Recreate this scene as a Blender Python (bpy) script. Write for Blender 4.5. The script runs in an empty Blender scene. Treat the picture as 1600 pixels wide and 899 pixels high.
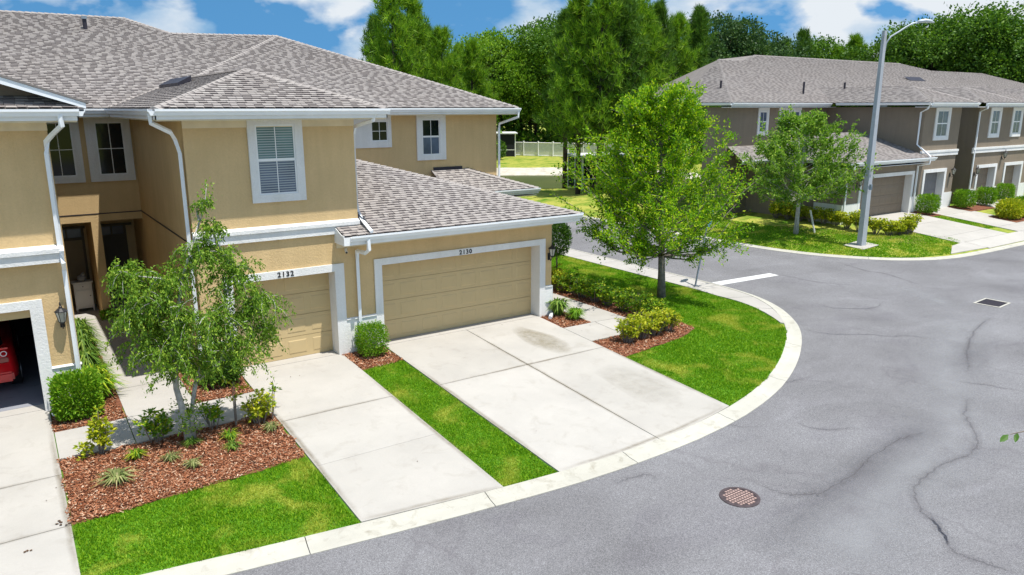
import bpy, bmesh, math, random
import numpy as np
from mathutils import Vector, Matrix

SC = bpy.context.scene
COL = SC.collection
random.seed(4)
RNG = np.random.default_rng(11)

# ------------------------------------------------------------------ camera
CAM_H = 6.04
yaw, pitch, roll, FPX = math.radians(34.21), math.radians(13.586), math.radians(-.072), 1164.2
_c, _s, _cp, _sp = math.cos(yaw), math.sin(yaw), math.cos(pitch), math.sin(pitch)
fw = Vector((_s*_cp, _c*_cp, -_sp)); rt = Vector((_c, -_s, 0)); up = rt.cross(fw)
r2 = math.cos(roll)*rt + math.sin(roll)*up
u2 = -math.sin(roll)*rt + math.cos(roll)*up
cam_d = bpy.data.cameras.new('camera'); cam = bpy.data.objects.new('camera', cam_d)
COL.objects.link(cam); SC.camera = cam
cam.matrix_world = Matrix(((r2.x, u2.x, -fw.x, 0), (r2.y, u2.y, -fw.y, 0), (r2.z, u2.z, -fw.z, CAM_H), (0, 0, 0, 1)))
cam_d.sensor_width = 36; cam_d.lens = 36*FPX/1600; cam_d.clip_end = 3000

# ------------------------------------------------------------------ sun and sky
SUN_AZ = math.radians(23.3)      # to the right (+X) of the facade normal (-Y)
SUN_EL = math.radians(71.2)
sd = Vector((math.cos(SUN_EL)*math.sin(SUN_AZ), -math.cos(SUN_EL)*math.cos(SUN_AZ), math.sin(SUN_EL)))
sl = bpy.data.lights.new('sun', 'SUN'); so = bpy.data.objects.new('sun', sl); COL.objects.link(so)
so.rotation_euler = (-sd).to_track_quat('-Z', 'Y').to_euler()
sl.energy = 4.7; sl.angle = math.radians(.53); sl.color = (1, .955, .88)

wd = bpy.data.worlds.new('World'); SC.world = wd; wd.use_nodes = True
nt = wd.node_tree; nt.nodes.clear()
def wn(t, **k):
    n = nt.nodes.new(t)
    for a, b in k.items(): setattr(n, a, b)
    return n
out = wn('ShaderNodeOutputWorld'); bg = wn('ShaderNodeBackground'); bg.inputs[1].default_value = .135
sky = wn('ShaderNodeTexSky', sky_type='NISHITA', sun_disc=False)
sky.sun_elevation = SUN_EL; sky.sun_rotation = math.atan2(sd.x, sd.y)
sky.dust_density = .3; sky.air_density = 1.0; sky.ozone_density = 3.0
tc = wn('ShaderNodeTexCoord'); mp = wn('ShaderNodeMapping'); mp.inputs['Scale'].default_value = (.75, .75, .75); mp.inputs['Location'].default_value = (0, 0, .42)
nt.links.new(tc.outputs['Generated'], mp.inputs[0]); nt.links.new(mp.outputs[0], sky.inputs[0])
hs = wn('ShaderNodeHueSaturation'); hs.inputs['Saturation'].default_value = 1.22; hs.inputs['Value'].default_value = 1.05; hs.inputs['Hue'].default_value = .485
nt.links.new(sky.outputs[0], hs.inputs['Color'])
m2 = wn('ShaderNodeMapping'); m2.inputs['Scale'].default_value = (1, 1, 1.9); m2.inputs['Location'].default_value = (2.9, 1.1, .25)
nt.links.new(tc.outputs['Generated'], m2.inputs[0])
nz = wn('ShaderNodeTexNoise'); nz.inputs['Scale'].default_value = 8.5; nz.inputs['Detail'].default_value = 8; nz.inputs['Roughness'].default_value = .5; nz.inputs['Distortion'].default_value = .15
nt.links.new(m2.outputs[0], nz.inputs['Vector'])
cr = wn('ShaderNodeValToRGB'); cr.color_ramp.elements[0].position = .435; cr.color_ramp.elements[1].position = .54
nt.links.new(nz.outputs[0], cr.inputs[0])
nz2 = wn('ShaderNodeTexNoise'); nz2.inputs['Scale'].default_value = 8.5; nz2.inputs['Detail'].default_value = 7
m3 = wn('ShaderNodeMapping'); m3.inputs['Scale'].default_value = (1, 1, 1.9); m3.inputs['Location'].default_value = (2.9, 1.1, .30)
nt.links.new(tc.outputs['Generated'], m3.inputs[0]); nt.links.new(m3.outputs[0], nz2.inputs['Vector'])
cc = wn('ShaderNodeValToRGB'); cc.color_ramp.elements[0].position = .38; cc.color_ramp.elements[1].position = .6
cc.color_ramp.elements[0].color = (1.5, 2.7, 4.1, 1); cc.color_ramp.elements[1].color = (4.6, 4.9, 5.2, 1)
nt.links.new(nz2.outputs[0], cc.inputs[0])
mx = wn('ShaderNodeMix', data_type='RGBA')
nt.links.new(cr.outputs[0], mx.inputs['Factor']); nt.links.new(hs.outputs[0], mx.inputs['A']); nt.links.new(cc.outputs[0], mx.inputs['B'])
nt.links.new(mx.outputs['Result'], bg.inputs[0]); nt.links.new(bg.outputs[0], out.inputs[0])
SC.view_settings.view_transform = 'Standard'; SC.view_settings.look = 'None'
SC.view_settings.exposure = 0.38; SC.view_settings.gamma = 1
SC.render.engine = 'CYCLES'

# ------------------------------------------------------------------ materials
def mat(name, rough=.8, spec=.3):
    m = bpy.data.materials.new(name); m.use_nodes = True
    b = m.node_tree.nodes['Principled BSDF']; b.inputs['Roughness'].default_value = rough
    b.inputs['Specular IOR Level'].default_value = spec
    return m, m.node_tree, b
def node(t, ty, **k):
    n = t.nodes.new(ty)
    for a, b in k.items():
        if a in n.inputs.keys(): n.inputs[a].default_value = b
        else: setattr(n, a, b)
    return n
def ramp(t, src, stops, mode='LINEAR'):
    r = t.nodes.new('ShaderNodeValToRGB'); e = r.color_ramp.elements; r.color_ramp.interpolation = mode
    while len(e) < len(stops): e.new(.5)
    for i, (p, c) in enumerate(stops): e[i].position = p; e[i].color = (*c, 1) if len(c) == 3 else c
    t.links.new(src, r.inputs[0]); return r.outputs[0]
def mixc(t, f, a, b, mode='MIX'):
    n = t.nodes.new('ShaderNodeMix'); n.data_type = 'RGBA'; n.blend_type = mode
    for k, v in (('Factor', f), ('A', a), ('B', b)):
        if hasattr(v, 'links'): t.links.new(v, n.inputs[k])
        elif k == 'Factor': n.inputs[k].default_value = v
        else: n.inputs[k].default_value = (*v, 1)
    return n.outputs['Result']
def pos(t): return t.nodes.new('ShaderNodeNewGeometry').outputs['Position']
def noise(t, scale, detail=4, rough=.55, vec=None, dist=0.):
    n = node(t, 'ShaderNodeTexNoise', Scale=scale, Detail=detail, Roughness=rough, Distortion=dist)
    t.links.new(vec if vec is not None else pos(t), n.inputs['Vector']); return n.outputs[0]
def bump(t, b, h, strength=.3, dist=.01):
    n = node(t, 'ShaderNodeBump', Strength=strength, Distance=dist); t.links.new(h, n.inputs['Height']); t.links.new(n.outputs[0], b.inputs['Normal'])
def scalevec(t, v, s):
    n = t.nodes.new('ShaderNodeMapping'); n.inputs['Scale'].default_value = s; t.links.new(v, n.inputs[0]); return n.outputs[0]

def m_simple(name, c, rough=.6, var=.08, sc=3., metal=0, bumpy=0, spec=.3):
    m, t, b = mat(name, rough, spec); b.inputs['Metallic'].default_value = metal
    n = noise(t, sc, 5)
    c0 = tuple(x*(1-var) for x in c); c1 = tuple(min(1, x*(1+var)) for x in c)
    t.links.new(ramp(t, n, [(.3, c0), (.7, c1)]), b.inputs['Base Color'])
    if bumpy: bump(t, b, noise(t, 60, 3), bumpy, .01)
    return m
def m_stucco(name, c):
    m, t, b = mat(name, .92, .15)
    n = noise(t, .9, 5); n2 = noise(t, 22, 4, .6)
    a = ramp(t, n, [(.3, tuple(x*.93 for x in c)), (.7, tuple(x*1.05 for x in c))])
    a = mixc(t, .35, a, ramp(t, n2, [(.3, (.8, .8, .8)), (.7, (1, 1, 1))]), 'MULTIPLY')
    # faint run-off streaks
    s = noise(t, 5, 3, vec=scalevec(t, pos(t), (1, 1, .09)))
    a = mixc(t, .28, a, ramp(t, s, [(.35, (.80, .79, .76)), (.6, (1, 1, 1))]), 'MULTIPLY')
    t.links.new(a, b.inputs['Base Color'])
    bump(t, b, noise(t, 26, 5, .65), .55, .02); return m
def m_concrete(name, c, stain=.5, sc=1.0):
    m, t, b = mat(name, .85, .25)
    a = ramp(t, noise(t, .7*sc, 6, .6), [(.3, tuple(x*.9 for x in c)), (.7, tuple(min(1, x*1.06) for x in c))])
    a = mixc(t, stain, a, ramp(t, noise(t, 2.3*sc, 7, .7, dist=.6), [(.28, (.62, .58, .52)), (.46, (1, 1, 1))]), 'MULTIPLY')
    a = mixc(t, .4, a, ramp(t, noise(t, 90, 3, .7), [(.25, (.72, .72, .72)), (.6, (1, 1, 1))]), 'MULTIPLY')
    a = mixc(t, .75, a, ramp(t, t.nodes.new('ShaderNodeObjectInfo').outputs['Random'], [(0, (.94, .935, .925)), (1, (1.03, 1.03, 1.03))]), 'MULTIPLY')
    t.links.new(a, b.inputs['Base Color']); bump(t, b, noise(t, 120, 3), .25, .004); return m

M = {}
TAN = (.655, .475, .25)
M['stucco'] = m_stucco('stucco_tan', TAN)
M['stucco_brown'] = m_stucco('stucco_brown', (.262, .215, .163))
M['soffit'] = m_simple('soffit_paint', (.70, .60, .42), .8)
M['white'] = m_simple('white_paint', (.80, .81, .81), .45, .04)
M['trimwhite'] = m_stucco('trim_white', (.80, .80, .79))
M['gutter'] = m_simple('gutter_white', (.80, .83, .86), .35, .03, spec=.5)
M['door_tan'] = m_simple('door_tan', (.55, .42, .22), .5, .03)
M['door_brown'] = m_simple('door_brown', (.23, .18, .13), .5, .04)
M['door_grey'] = m_simple('door_grey', (.2, .195, .2), .5, .04)
M['dark'] = m_simple('dark_metal', (.02, .02, .022), .45, .2)
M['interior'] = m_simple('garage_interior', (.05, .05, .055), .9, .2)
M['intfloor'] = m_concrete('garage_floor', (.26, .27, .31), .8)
M['entrydoor'] = m_simple('entry_door', (.10, .085, .06), .6, .1)
M['cabinet'] = m_simple('cabinet_white', (.62, .61, .57), .6, .05)
M['flash'] = m_simple('flashing', (.03, .028, .04), .5, .2)
M['concrete'] = m_concrete('driveway_concrete', (.435, .415, .385), .32)
M['walk'] = m_concrete('walk_concrete', (.43, .41, .385), .3)
M['kerb'] = m_concrete('kerb_concrete', (.47, .455, .40), .75, 1.6)
M['paint'] = m_simple('road_paint', (.6, .6, .6), .7, .1, 9)
M['iron'] = m_simple('cast_iron', (.07, .052, .055), .6, .3, 12)
M['iron_light'] = m_simple('cast_iron_worn', (.36, .25, .22), .6, .3, 25)
M['grate'] = m_simple('grate_iron', (.018, .02, .035), .6, .2)
M['galv'] = m_simple('galvanised', (.22, .27, .32), .45, .1, 8, metal=.3)
M['pole'] = m_concrete('pole_concrete', (.42, .45, .49), .5)
M['lampmetal'] = m_simple('lamp_metal', (.55, .6, .64), .4, .05, metal=.2)
M['bark'] = m_simple('bark_grey', (.22, .19, .16), .9, .35, 9, bumpy=.6)
M['barkpale'] = m_simple('bark_pale', (.42, .41, .38), .9, .3, 9, bumpy=.5)
M['barkdark'] = m_simple('bark_dark', (.07, .055, .045), .95, .3, 5)
M['red'] = m_simple('car_red', (.72, .012, .018), .22, .03, spec=.6)
M['tyre'] = m_simple('tyre', (.015, .015, .016), .9, .1)
M['rim'] = m_simple('rim', (.4, .4, .42), .35, .1, metal=.8)
M['letter'] = m_simple('black_number', (.015, .015, .015), .5, .1)
M['vinyl'] = m_simple('vinyl_fence', (.74, .74, .73), .6, .05)
M['screen'] = m_simple('insect_screen', (.012, .014, .018), .8, .1)
M['signback'] = m_simple('sign_metal', (.12, .30, .52), .35, .1, 8, metal=.1)  # bare metal with the sky's blue reflection put into its colour
M['signred'] = m_simple('sign_red', (.4, .01, .015), .4, .05)
M['lens'] = m_simple('tail_lens', (.25, .005, .005), .15, .05, spec=.7)
M['ceramic'] = m_simple('ceramic_grey', (.3, .3, .3), .5, .1)
M['stain'] = m_concrete('stained_concrete', (.36, .31, .24), .6)
M['sand'] = m_simple('sand_bank', (.5, .46, .39), .95, .2, 1.5)

def m_glass(name, c, rough=.06):
    m, t, b = mat(name, rough, .6)
    a = ramp(t, noise(t, 1.7, 3), [(.3, tuple(x*.7 for x in c)), (.7, tuple(x*1.3 for x in c))])
    t.links.new(a, b.inputs['Base Color']); return m
M['glass_dark'] = m_glass('glass_dark', (.008, .012, .015)); M['glass_dark'].node_tree.nodes['Principled BSDF'].inputs['Specular IOR Level'].default_value = .3
M['glass_blue'] = m_glass('glass_blue', (.10, .13, .19), .15)
M['glass_teal'] = m_glass('glass_teal', (.10, .19, .20), .15)
M['blind'] = m_simple('blind', (.33, .38, .40), .6, .05)

def m_shingle(name, obj_random, dark, k=1.):
    m, t, b = mat(name, .95, .12)
    if obj_random: r = t.nodes.new('ShaderNodeObjectInfo').outputs['Random']
    else: r = t.nodes.new('ShaderNodeNewGeometry').outputs['Random Per Island']
    if dark: st = [(0, (.215*k, .192*k, .188*k)), (.4, (.185*k, .165*k, .163*k)), (.75, (.255*k, .23*k, .224*k)), (.9, (.30*k, .27*k, .265*k))]
    else: st = [(0, (.40*k, .37*k, .35*k)), (.3, (.375*k, .345*k, .33*k)), (.55, (.39*k, .358*k, .34*k)), (.8, (.372*k, .342*k, .327*k)), (.92, (.36*k, .33*k, .316*k))]
    a = ramp(t, r, st, 'CONSTANT')
    a = mixc(t, .8, a, ramp(t, noise(t, 130, 3, .7), [(.25, (.7, .7, .7)), (.7, (1.0, 1.0, 1.0))]), 'MULTIPLY')
    a = mixc(t, .35, a, ramp(t, noise(t, .45, 5), [(.35, (.86, .84, .82)), (.65, (1, 1, 1))]), 'MULTIPLY')
    t.links.new(a, b.inputs['Base Color']); bump(t, b, noise(t, 160, 2), .4, .004); return m
for nm_, ob_ in (('shingle', False), ('shingle1', True)):
    M[nm_] = m_shingle(nm_+'_mat', ob_, False); M[nm_+'_dark'] = m_shingle(nm_+'_dark_mat', ob_, True)
M['shingle_far'] = m_shingle('shingle_far', False, False, .93); M['shingle_far_dark'] = m_shingle('shingle_far_dark', False, True, 1.1)
M['cap'] = m_shingle('ridge_cap', False, False, .95)
M['deck'] = m_simple('roof_deck', (.2, .18, .17), .95, .15, 4)

def m_asphalt():
    m, t, b = mat('asphalt', .9, .25); p = pos(t)
    base = ramp(t, noise(t, .35, 6, .6), [(.3, (.146, .143, .148)), (.5, (.175, .172, .179)), (.7, (.204, .202, .21))])
    agg = ramp(t, noise(t, 55, 4, .85), [(.34, (.5, .5, .52)), (.5, (.95, .95, .95)), (.62, (1.5, 1.5, 1.52))])
    a = mixc(t, 1., base, agg, 'MULTIPLY')
    sparkle = node(t, 'ShaderNodeTexVoronoi', Scale=28); t.links.new(p, sparkle.inputs['Vector'])
    a = mixc(t, ramp(t, sparkle.outputs['Distance'], [(.07, (.55,)*3), (.16, (0,)*3)]), a, (.5, .5, .52))
    # meandering sealed cracks
    wv = node(t, 'ShaderNodeTexNoise', Scale=.55, Detail=4)
    t.links.new(p, wv.inputs['Vector'])
    add = t.nodes.new('ShaderNodeVectorMath'); add.operation = 'MULTIPLY_ADD'
    t.links.new(wv.outputs['Color'], add.inputs[0]); add.inputs[1].default_value = (4.2, 4.2, 0); t.links.new(p, add.inputs[2])
    v = node(t, 'ShaderNodeTexVoronoi', Scale=.22, feature='DISTANCE_TO_EDGE'); t.links.new(add.outputs[0], v.inputs['Vector'])
    vis = ramp(t, noise(t, .28, 3), [(.42, (0,)*3), (.58, (1,)*3)])
    crack = ramp(t, v.outputs['Distance'], [(.0, (.42,)*3), (.005, (.16,)*3), (.03, (0,)*3)])
    f = mixc(t, 1., crack, vis, 'MULTIPLY')
    a = mixc(t, f, a, (.10, .09, .10))
    # broad dark and pale bands left by water and tyres
    b1 = noise(t, .23, 4, .55, vec=scalevec(t, p, (1., 2.2, 1)), dist=1.6)
    a = mixc(t, .8, a, ramp(t, b1, [(.34, (.88, .87, .89)), (.45, (1, 1, 1)), (.56, (1, 1, 1)), (.68, (1.14, 1.14, 1.15))]), 'MULTIPLY')
    t.links.new(a, b.inputs['Base Color']); bump(t, b, noise(t, 70, 3, .8), .5, .006); return m
M['asphalt'] = m_asphalt()

def m_lawn(name, dry=.45):
    m, t, b = mat(name, .95, .1)
    patch = ramp(t, noise(t, .8, 4, .6, dist=.5), [(dry-.08, (0, 0, 0)), (dry+.16, (1, 1, 1))])
    fine = ramp(t, noise(t, 9, 5, .7), [(.3, (.035, .11, .006)), (.7, (.11, .25, .015))])
    yel = ramp(t, noise(t, 7, 5, .7), [(.3, (.22, .25, .03)), (.7, (.44, .42, .10))])
    t.links.new(mixc(t, patch, yel, fine), b.inputs['Base Color']); return m
M['lawn'] = m_lawn('lawn_base', .30)
M['lawn_dry'] = m_lawn('lawn_dry', .52)
def m_leaf(name, c0, c1, c2=None, trans=.35, patchy=None):
    m, t, b = mat(name, .55, .25)
    g = t.nodes.new('ShaderNodeNewGeometry')
    st = [(0, c0), (.6, c1), (1, c2 or c1)]
    a = ramp(t, g.outputs['Random Per Island'], st)
    if patchy:
        pf = ramp(t, noise(t, patchy[1], 4, .6, dist=.5), [(patchy[2], (1,)*3), (patchy[2]+.12, (0,)*3)])
        a = mixc(t, pf, a, patchy[0])
    t.links.new(a, b.inputs['Base Color'])
    tr = t.nodes.new('ShaderNodeBsdfTranslucent'); t.links.new(mixc(t, .5, a, (.9, 1., .15), 'MULTIPLY'), tr.inputs['Color'])
    ms = t.nodes.new('ShaderNodeMixShader'); ms.inputs[0].default_value = trans
    t.links.new(b.outputs[0], ms.inputs[1]); t.links.new(tr.outputs[0], ms.inputs[2])
    t.links.new(ms.outputs[0], t.nodes['Material Output'].inputs['Surface']); return m
M['grass'] = m_leaf('grass_blades', (.07, .21, .004), (.20, .42, .010), (.36, .54, .025), .4, ((.44, .50, .06), .8, .37))
M['grass_dry'] = m_leaf('grass_blades_dry', (.14, .24, .02), (.3, .38, .045), (.5, .45, .12), .3, ((.55, .45, .18), .5, .5))
M['elm'] = m_leaf('leaf_bright', (.07, .20, .006), (.24, .47, .012), (.58, .70, .02), .48)
M['weep'] = m_leaf('leaf_mid', (.08, .18, .018), (.20, .37, .035), (.44, .58, .07), .45)
M['farleaf'] = m_leaf('leaf_soft', (.09, .22, .015), (.21, .39, .035), (.42, .55, .1), .45)
M['box'] = m_leaf('leaf_box', (.08, .22, .008), (.17, .36, .014), (.32, .48, .03), .35)
M['darkleaf'] = m_leaf('leaf_dark', (.035, .10, .012), (.08, .18, .02), (.16, .29, .03), .25)
M['scheff'] = m_leaf('leaf_yellow', (.16, .30, .012), (.48, .50, .02), (.68, .66, .06), .35)
M['scheffg'] = m_leaf('leaf_yellowgreen', (.08, .21, .012), (.20, .38, .02), (.58, .60, .04), .35)
M['lily'] = m_leaf('leaf_strap', (.06, .15, .02), (.14, .26, .03), (.28, .38, .06), .3)
M['dryblade'] = m_leaf('leaf_dryblade', (.12, .18, .05), (.3, .34, .12), (.45, .40, .2), .3)
M['pineleaf'] = m_leaf('pine_needles', (.06, .16, .012), (.17, .34, .018), (.38, .56, .035), .4)
M['pineleaf2'] = m_leaf('pine_needles_dark', (.05, .13, .015), (.09, .20, .02), (.18, .31, .03), .3)
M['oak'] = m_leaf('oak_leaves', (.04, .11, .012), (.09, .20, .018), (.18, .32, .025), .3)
M['oak2'] = m_leaf('oak_leaves_pale', (.09, .21, .012), (.18, .34, .02), (.30, .46, .03), .35)
M['oak3'] = m_leaf('oak_leaves_blue', (.03, .08, .025), (.06, .13, .035), (.11, .19, .05), .3)
def m_mulch():
    m, t, b = mat('mulch_chips', .9, .15)
    a = ramp(t, t.nodes.new('ShaderNodeNewGeometry').outputs['Random Per Island'], [(0, (.07, .025, .014)), (.25, (.20, .07, .032)), (.55, (.33, .125, .06)), (.8, (.44, .21, .12)), (.93, (.50, .32, .21)), (1, (.60, .48, .36))])
    t.links.new(a, b.inputs['Base Color']); return m
M['mulch'] = m_mulch(); M['mulchbase'] = m_simple('mulch_base', (.17, .065, .035), .95, .4, 14)
def m_water():
    m, t, b = mat('pond_water', .35, .3)
    t.links.new(ramp(t, noise(t, .2, 3), [(.3, (.05, .07, .012)), (.7, (.085, .10, .02))]), b.inputs['Base Color'])
    bump(t, b, noise(t, 3, 3), .15, .02); return m
M['water'] = m_water()

# ------------------------------------------------------------------ object helpers
ORIG = {}
def link(name, me, material=None, parent=None, at=None):
    o = bpy.data.objects.new(name, me); COL.objects.link(o)
    if material is not None and me is not None and not me.materials: me.materials.append(material)
    if parent is not None:
        o.parent = parent
    po = ORIG.get(parent, Vector((0, 0, 0))) if parent is not None else Vector((0, 0, 0))
    a = Vector(at) if at is not None else po
    o.location = a - po if parent is not None else a
    ORIG[o] = a
    return o
def tag(o, label=None, cat=None, group=None, kind=None):
    if label: o['label'] = label
    if cat: o['category'] = cat
    if group: o['group'] = group
    if kind: o['kind'] = kind
    return o
def thing(name, loc, label, cat, group=None):
    o = bpy.data.objects.new(name, None); COL.objects.link(o); o.location = loc; ORIG[o] = Vector(loc)
    o.empty_display_size = .2
    return tag(o, label, cat, group)
def copy_tree(src, loc, rz=0., label=None, scale=None):
    r = src.copy(); COL.objects.link(r); r.location = loc; r.rotation_euler = (0, 0, rz)
    if scale is not None: r.scale = scale
    if label: r['label'] = label
    for ch in list(src.children):
        c = ch.copy(); COL.objects.link(c); c.parent = r
        for g in list(ch.children):
            d = g.copy(); COL.objects.link(d); d.parent = c
    return r

class MB:
    def __init__(s): s.v = []; s.f = []
    def quad(s, a, b, c, d):
        n = len(s.v); s.v += [tuple(a), tuple(b), tuple(c), tuple(d)]; s.f.append((n, n+1, n+2, n+3)); return s
    def poly(s, pts):
        n = len(s.v); s.v += [tuple(p) for p in pts]; s.f.append(tuple(range(n, n+len(pts)))); return s
    def box(s, x0, y0, z0, x1, y1, z1):
        n = len(s.v)
        s.v += [(x, y, z) for z in (z0, z1) for y in (y0, y1) for x in (x0, x1)]
        s.f += [tuple(n+i for i in q) for q in ((0, 2, 3, 1), (4, 5, 7, 6), (0, 1, 5, 4), (2, 6, 7, 3), (0, 4, 6, 2), (1, 3, 7, 5))]; return s
    def prism(s, prof, axis, a, b):
        """profile of 2D points extruded along axis ('x': prof=(y,z), 'y': prof=(x,z), 'z': prof=(x,y))"""
        f = {'x': lambda p, t: (t, p[0], p[1]), 'y': lambda p, t: (p[0], t, p[1]), 'z': lambda p, t: (p[0], p[1], t)}[axis]
        n = len(s.v); k = len(prof)
        s.v += [f(p, a) for p in prof] + [f(p, b) for p in prof]
        s.f.append(tuple(n+i for i in range(k))[::-1]); s.f.append(tuple(n+k+i for i in range(k)))
        for i in range(k): j = (i+1) % k; s.f.append((n+i, n+j, n+k+j, n+k+i))
        return s
    def tube(s, pts, rad, seg=8, cap=True):
        pts = [Vector(p) for p in pts]; n0 = len(s.v)
        if not hasattr(rad, '__len__'): rad = [rad]*len(pts)
        ref = Vector((.31, .17, .93))
        for i, p in enumerate(pts):
            d = (pts[min(i+1, len(pts)-1)] - pts[max(i-1, 0)]).normalized()
            a = d.cross(ref)
            if a.length < .05: a = d.cross(Vector((1, 0, 0)))
            a.normalize(); b = d.cross(a)
            for k in range(seg):
                t = 2*math.pi*k/seg; s.v.append(tuple(p + (a*math.cos(t)+b*math.sin(t))*rad[i]))
        for i in range(len(pts)-1):
            for k in range(seg):
                j = (k+1) % seg; s.f.append((n0+i*seg+k, n0+i*seg+j, n0+(i+1)*seg+j, n0+(i+1)*seg+k))
        if cap:
            s.f.append(tuple(n0+k for k in range(seg))[::-1]); s.f.append(tuple(n0+(len(pts)-1)*seg+k for k in range(seg)))
        return s
    def lathe(s, c, prof, seg=16):
        n0 = len(s.v)
        for r, z in prof:
            for k in range(seg):
                t = 2*math.pi*k/seg; s.v.append((c[0]+r*math.cos(t), c[1]+r*math.sin(t), c[2]+z))
        for i in range(len(prof)-1):
            for k in range(seg):
                j = (k+1) % seg; s.f.append((n0+i*seg+k, n0+i*seg+j, n0+(i+1)*seg+j, n0+(i+1)*seg+k))
        s.f.append(tuple(n0+k for k in range(seg))[::-1]); s.f.append(tuple(n0+(len(prof)-1)*seg+k for k in range(seg)))
        return s
    def mesh(s, name, off=(0, 0, 0), smooth=False):
        me = bpy.data.meshes.new(name)
        me.from_pydata([(x-off[0], y-off[1], z-off[2]) for x, y, z in s.v], [], s.f)
        if smooth: me.polygons.foreach_set('use_smooth', [True]*len(me.polygons))
        me.update(); return me
    def build(s, name, material, parent=None, smooth=False, at=None, bevel=0):
        off = at if at is not None else (ORIG[parent] if parent is not None else (0, 0, 0))
        me = s.mesh(name, off, smooth)
        if bevel:
            bm = bmesh.new(); bm.from_mesh(me); bmesh.ops.remove_doubles(bm, verts=bm.verts, dist=1e-5)
            bmesh.ops.bevel(bm, geom=[e for e in bm.edges if e.is_manifold and e.calc_face_angle(0) > .5], offset=bevel, segments=2, affect='EDGES')
            bm.to_mesh(me); bm.free()
        return link(name, me, material, parent, off)

def cards(name, V, material, parent=None, k=4, at=None):
    """V: (n,k,3) array, one island per polygon"""
    off = np.array(ORIG[parent] if parent is not None else (at or (0, 0, 0)))
    n = V.shape[0]; me = bpy.data.meshes.new(name)
    me.vertices.add(n*k); me.vertices.foreach_set('co', (V.reshape(-1, 3)-off).astype(np.float32).ravel())
    me.loops.add(n*k); me.loops.foreach_set('vertex_index', np.arange(n*k, dtype=np.int32))
    me.polygons.add(n); me.polygons.foreach_set('loop_start', np.arange(0, n*k, k, dtype=np.int32))
    me.polygons.foreach_set('loop_total', np.full(n, k, dtype=np.int32))
    me.update(calc_edges=True)
    return link(name, me, material, parent, tuple(off))
def unit(a): return a/np.maximum(np.linalg.norm(a, axis=-1, keepdims=True), 1e-9)
def leafquads(Pp, D, L, Wd, rng=RNG):
    n = len(Pp); D = unit(D); S = unit(np.cross(D, rng.normal(size=(n, 3)))); N = np.cross(D, S)
    L = np.broadcast_to(np.asarray(L, float), (n,))[:, None]; Wd = np.broadcast_to(np.asarray(Wd, float), (n,))[:, None]
    mid = Pp + D*L*.45 + N*L*.08
    return np.stack([Pp, mid+S*Wd*.5, Pp+D*L, mid-S*Wd*.5], 1)

# ------------------------------------------------------------------ terrain height
W = 17.13
def terr(x, y):
    x = np.asarray(x, float); y = np.asarray(y, float)
    d1 = np.hypot(np.maximum(0, W-y), np.maximum(0, x-13.2)); z1 = -.054*np.minimum(d1, 7.4)
    d2 = np.hypot(np.hypot(np.maximum(0, 22-y), np.maximum(0, 35.6-x)), np.maximum(0, y-38)); z2 = .25-.1*np.minimum(d2, 6.5)
    return np.maximum(z1, z2)
def tz(x, y): return float(terr(x, y))
ROAD = -.43

def drape(name, poly, off, material, parent=None, step=1.0, skirt=0., holes=None, zf=None):
    bm = bmesh.new(); vs = [bm.verts.new((x, y, 0)) for x, y in poly]; f = bm.faces.new(vs)
    if f.normal.z < 0: f.normal_flip()
    xs = [p[0] for p in poly]; ys = [p[1] for p in poly]
    for ax, lo, hi in ((0, min(xs), max(xs)), (1, min(ys), max(ys))):
        c = math.floor(lo/step)*step+step*.503
        while c < hi:
            p = [0, 0, 0]; p[ax] = c; n = [0, 0, 0]; n[ax] = 1
            bmesh.ops.bisect_plane(bm, geom=bm.verts[:]+bm.edges[:]+bm.faces[:], plane_co=p, plane_no=n, dist=1e-5)
            c += step
    if skirt:
        be = [e for e in bm.edges if e.is_boundary]
        r = bmesh.ops.extrude_edge_only(bm, edges=be); low = [v for v in r['geom'] if isinstance(v, bmesh.types.BMVert)]
    else: low = []
    bmesh.ops.triangulate(bm, faces=[f for f in bm.faces if len(f.verts) > 4])
    g = zf or tz
    for v in bm.verts: v.co.z = g(v.co.x, v.co.y)+off
    for v in low: v.co.z -= skirt
    bmesh.ops.recalc_face_normals(bm, faces=bm.faces)
    me = bpy.data.meshes.new(name); bm.to_mesh(me); bm.free()
    o = ORIG[parent] if parent is not None else Vector((0, 0, 0))
    me.transform(Matrix.Translation(-o))
    return link(name, me, material, parent, o)

def inpoly(px, py, poly):
    r = np.zeros(len(px), bool); n = len(poly)
    for i in range(n):
        x0, y0 = poly[i]; x1, y1 = poly[(i+1) % n]
        c = ((y0 > py) != (y1 > py)) & (px < (x1-x0)*(py-y0)/((y1-y0) if y1 != y0 else 1e-9)+x0); r ^= c
    return r
def scatter(poly, n, rng=RNG):
    xs = [p[0] for p in poly]; ys = [p[1] for p in poly]
    a = (max(xs)-min(xs))*(max(ys)-min(ys)); x = []; m = int(n*a)
    px = rng.uniform(min(xs), max(xs), m); py = rng.uniform(min(ys), max(ys), m); k = inpoly(px, py, poly)
    return px[k], py[k]

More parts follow.
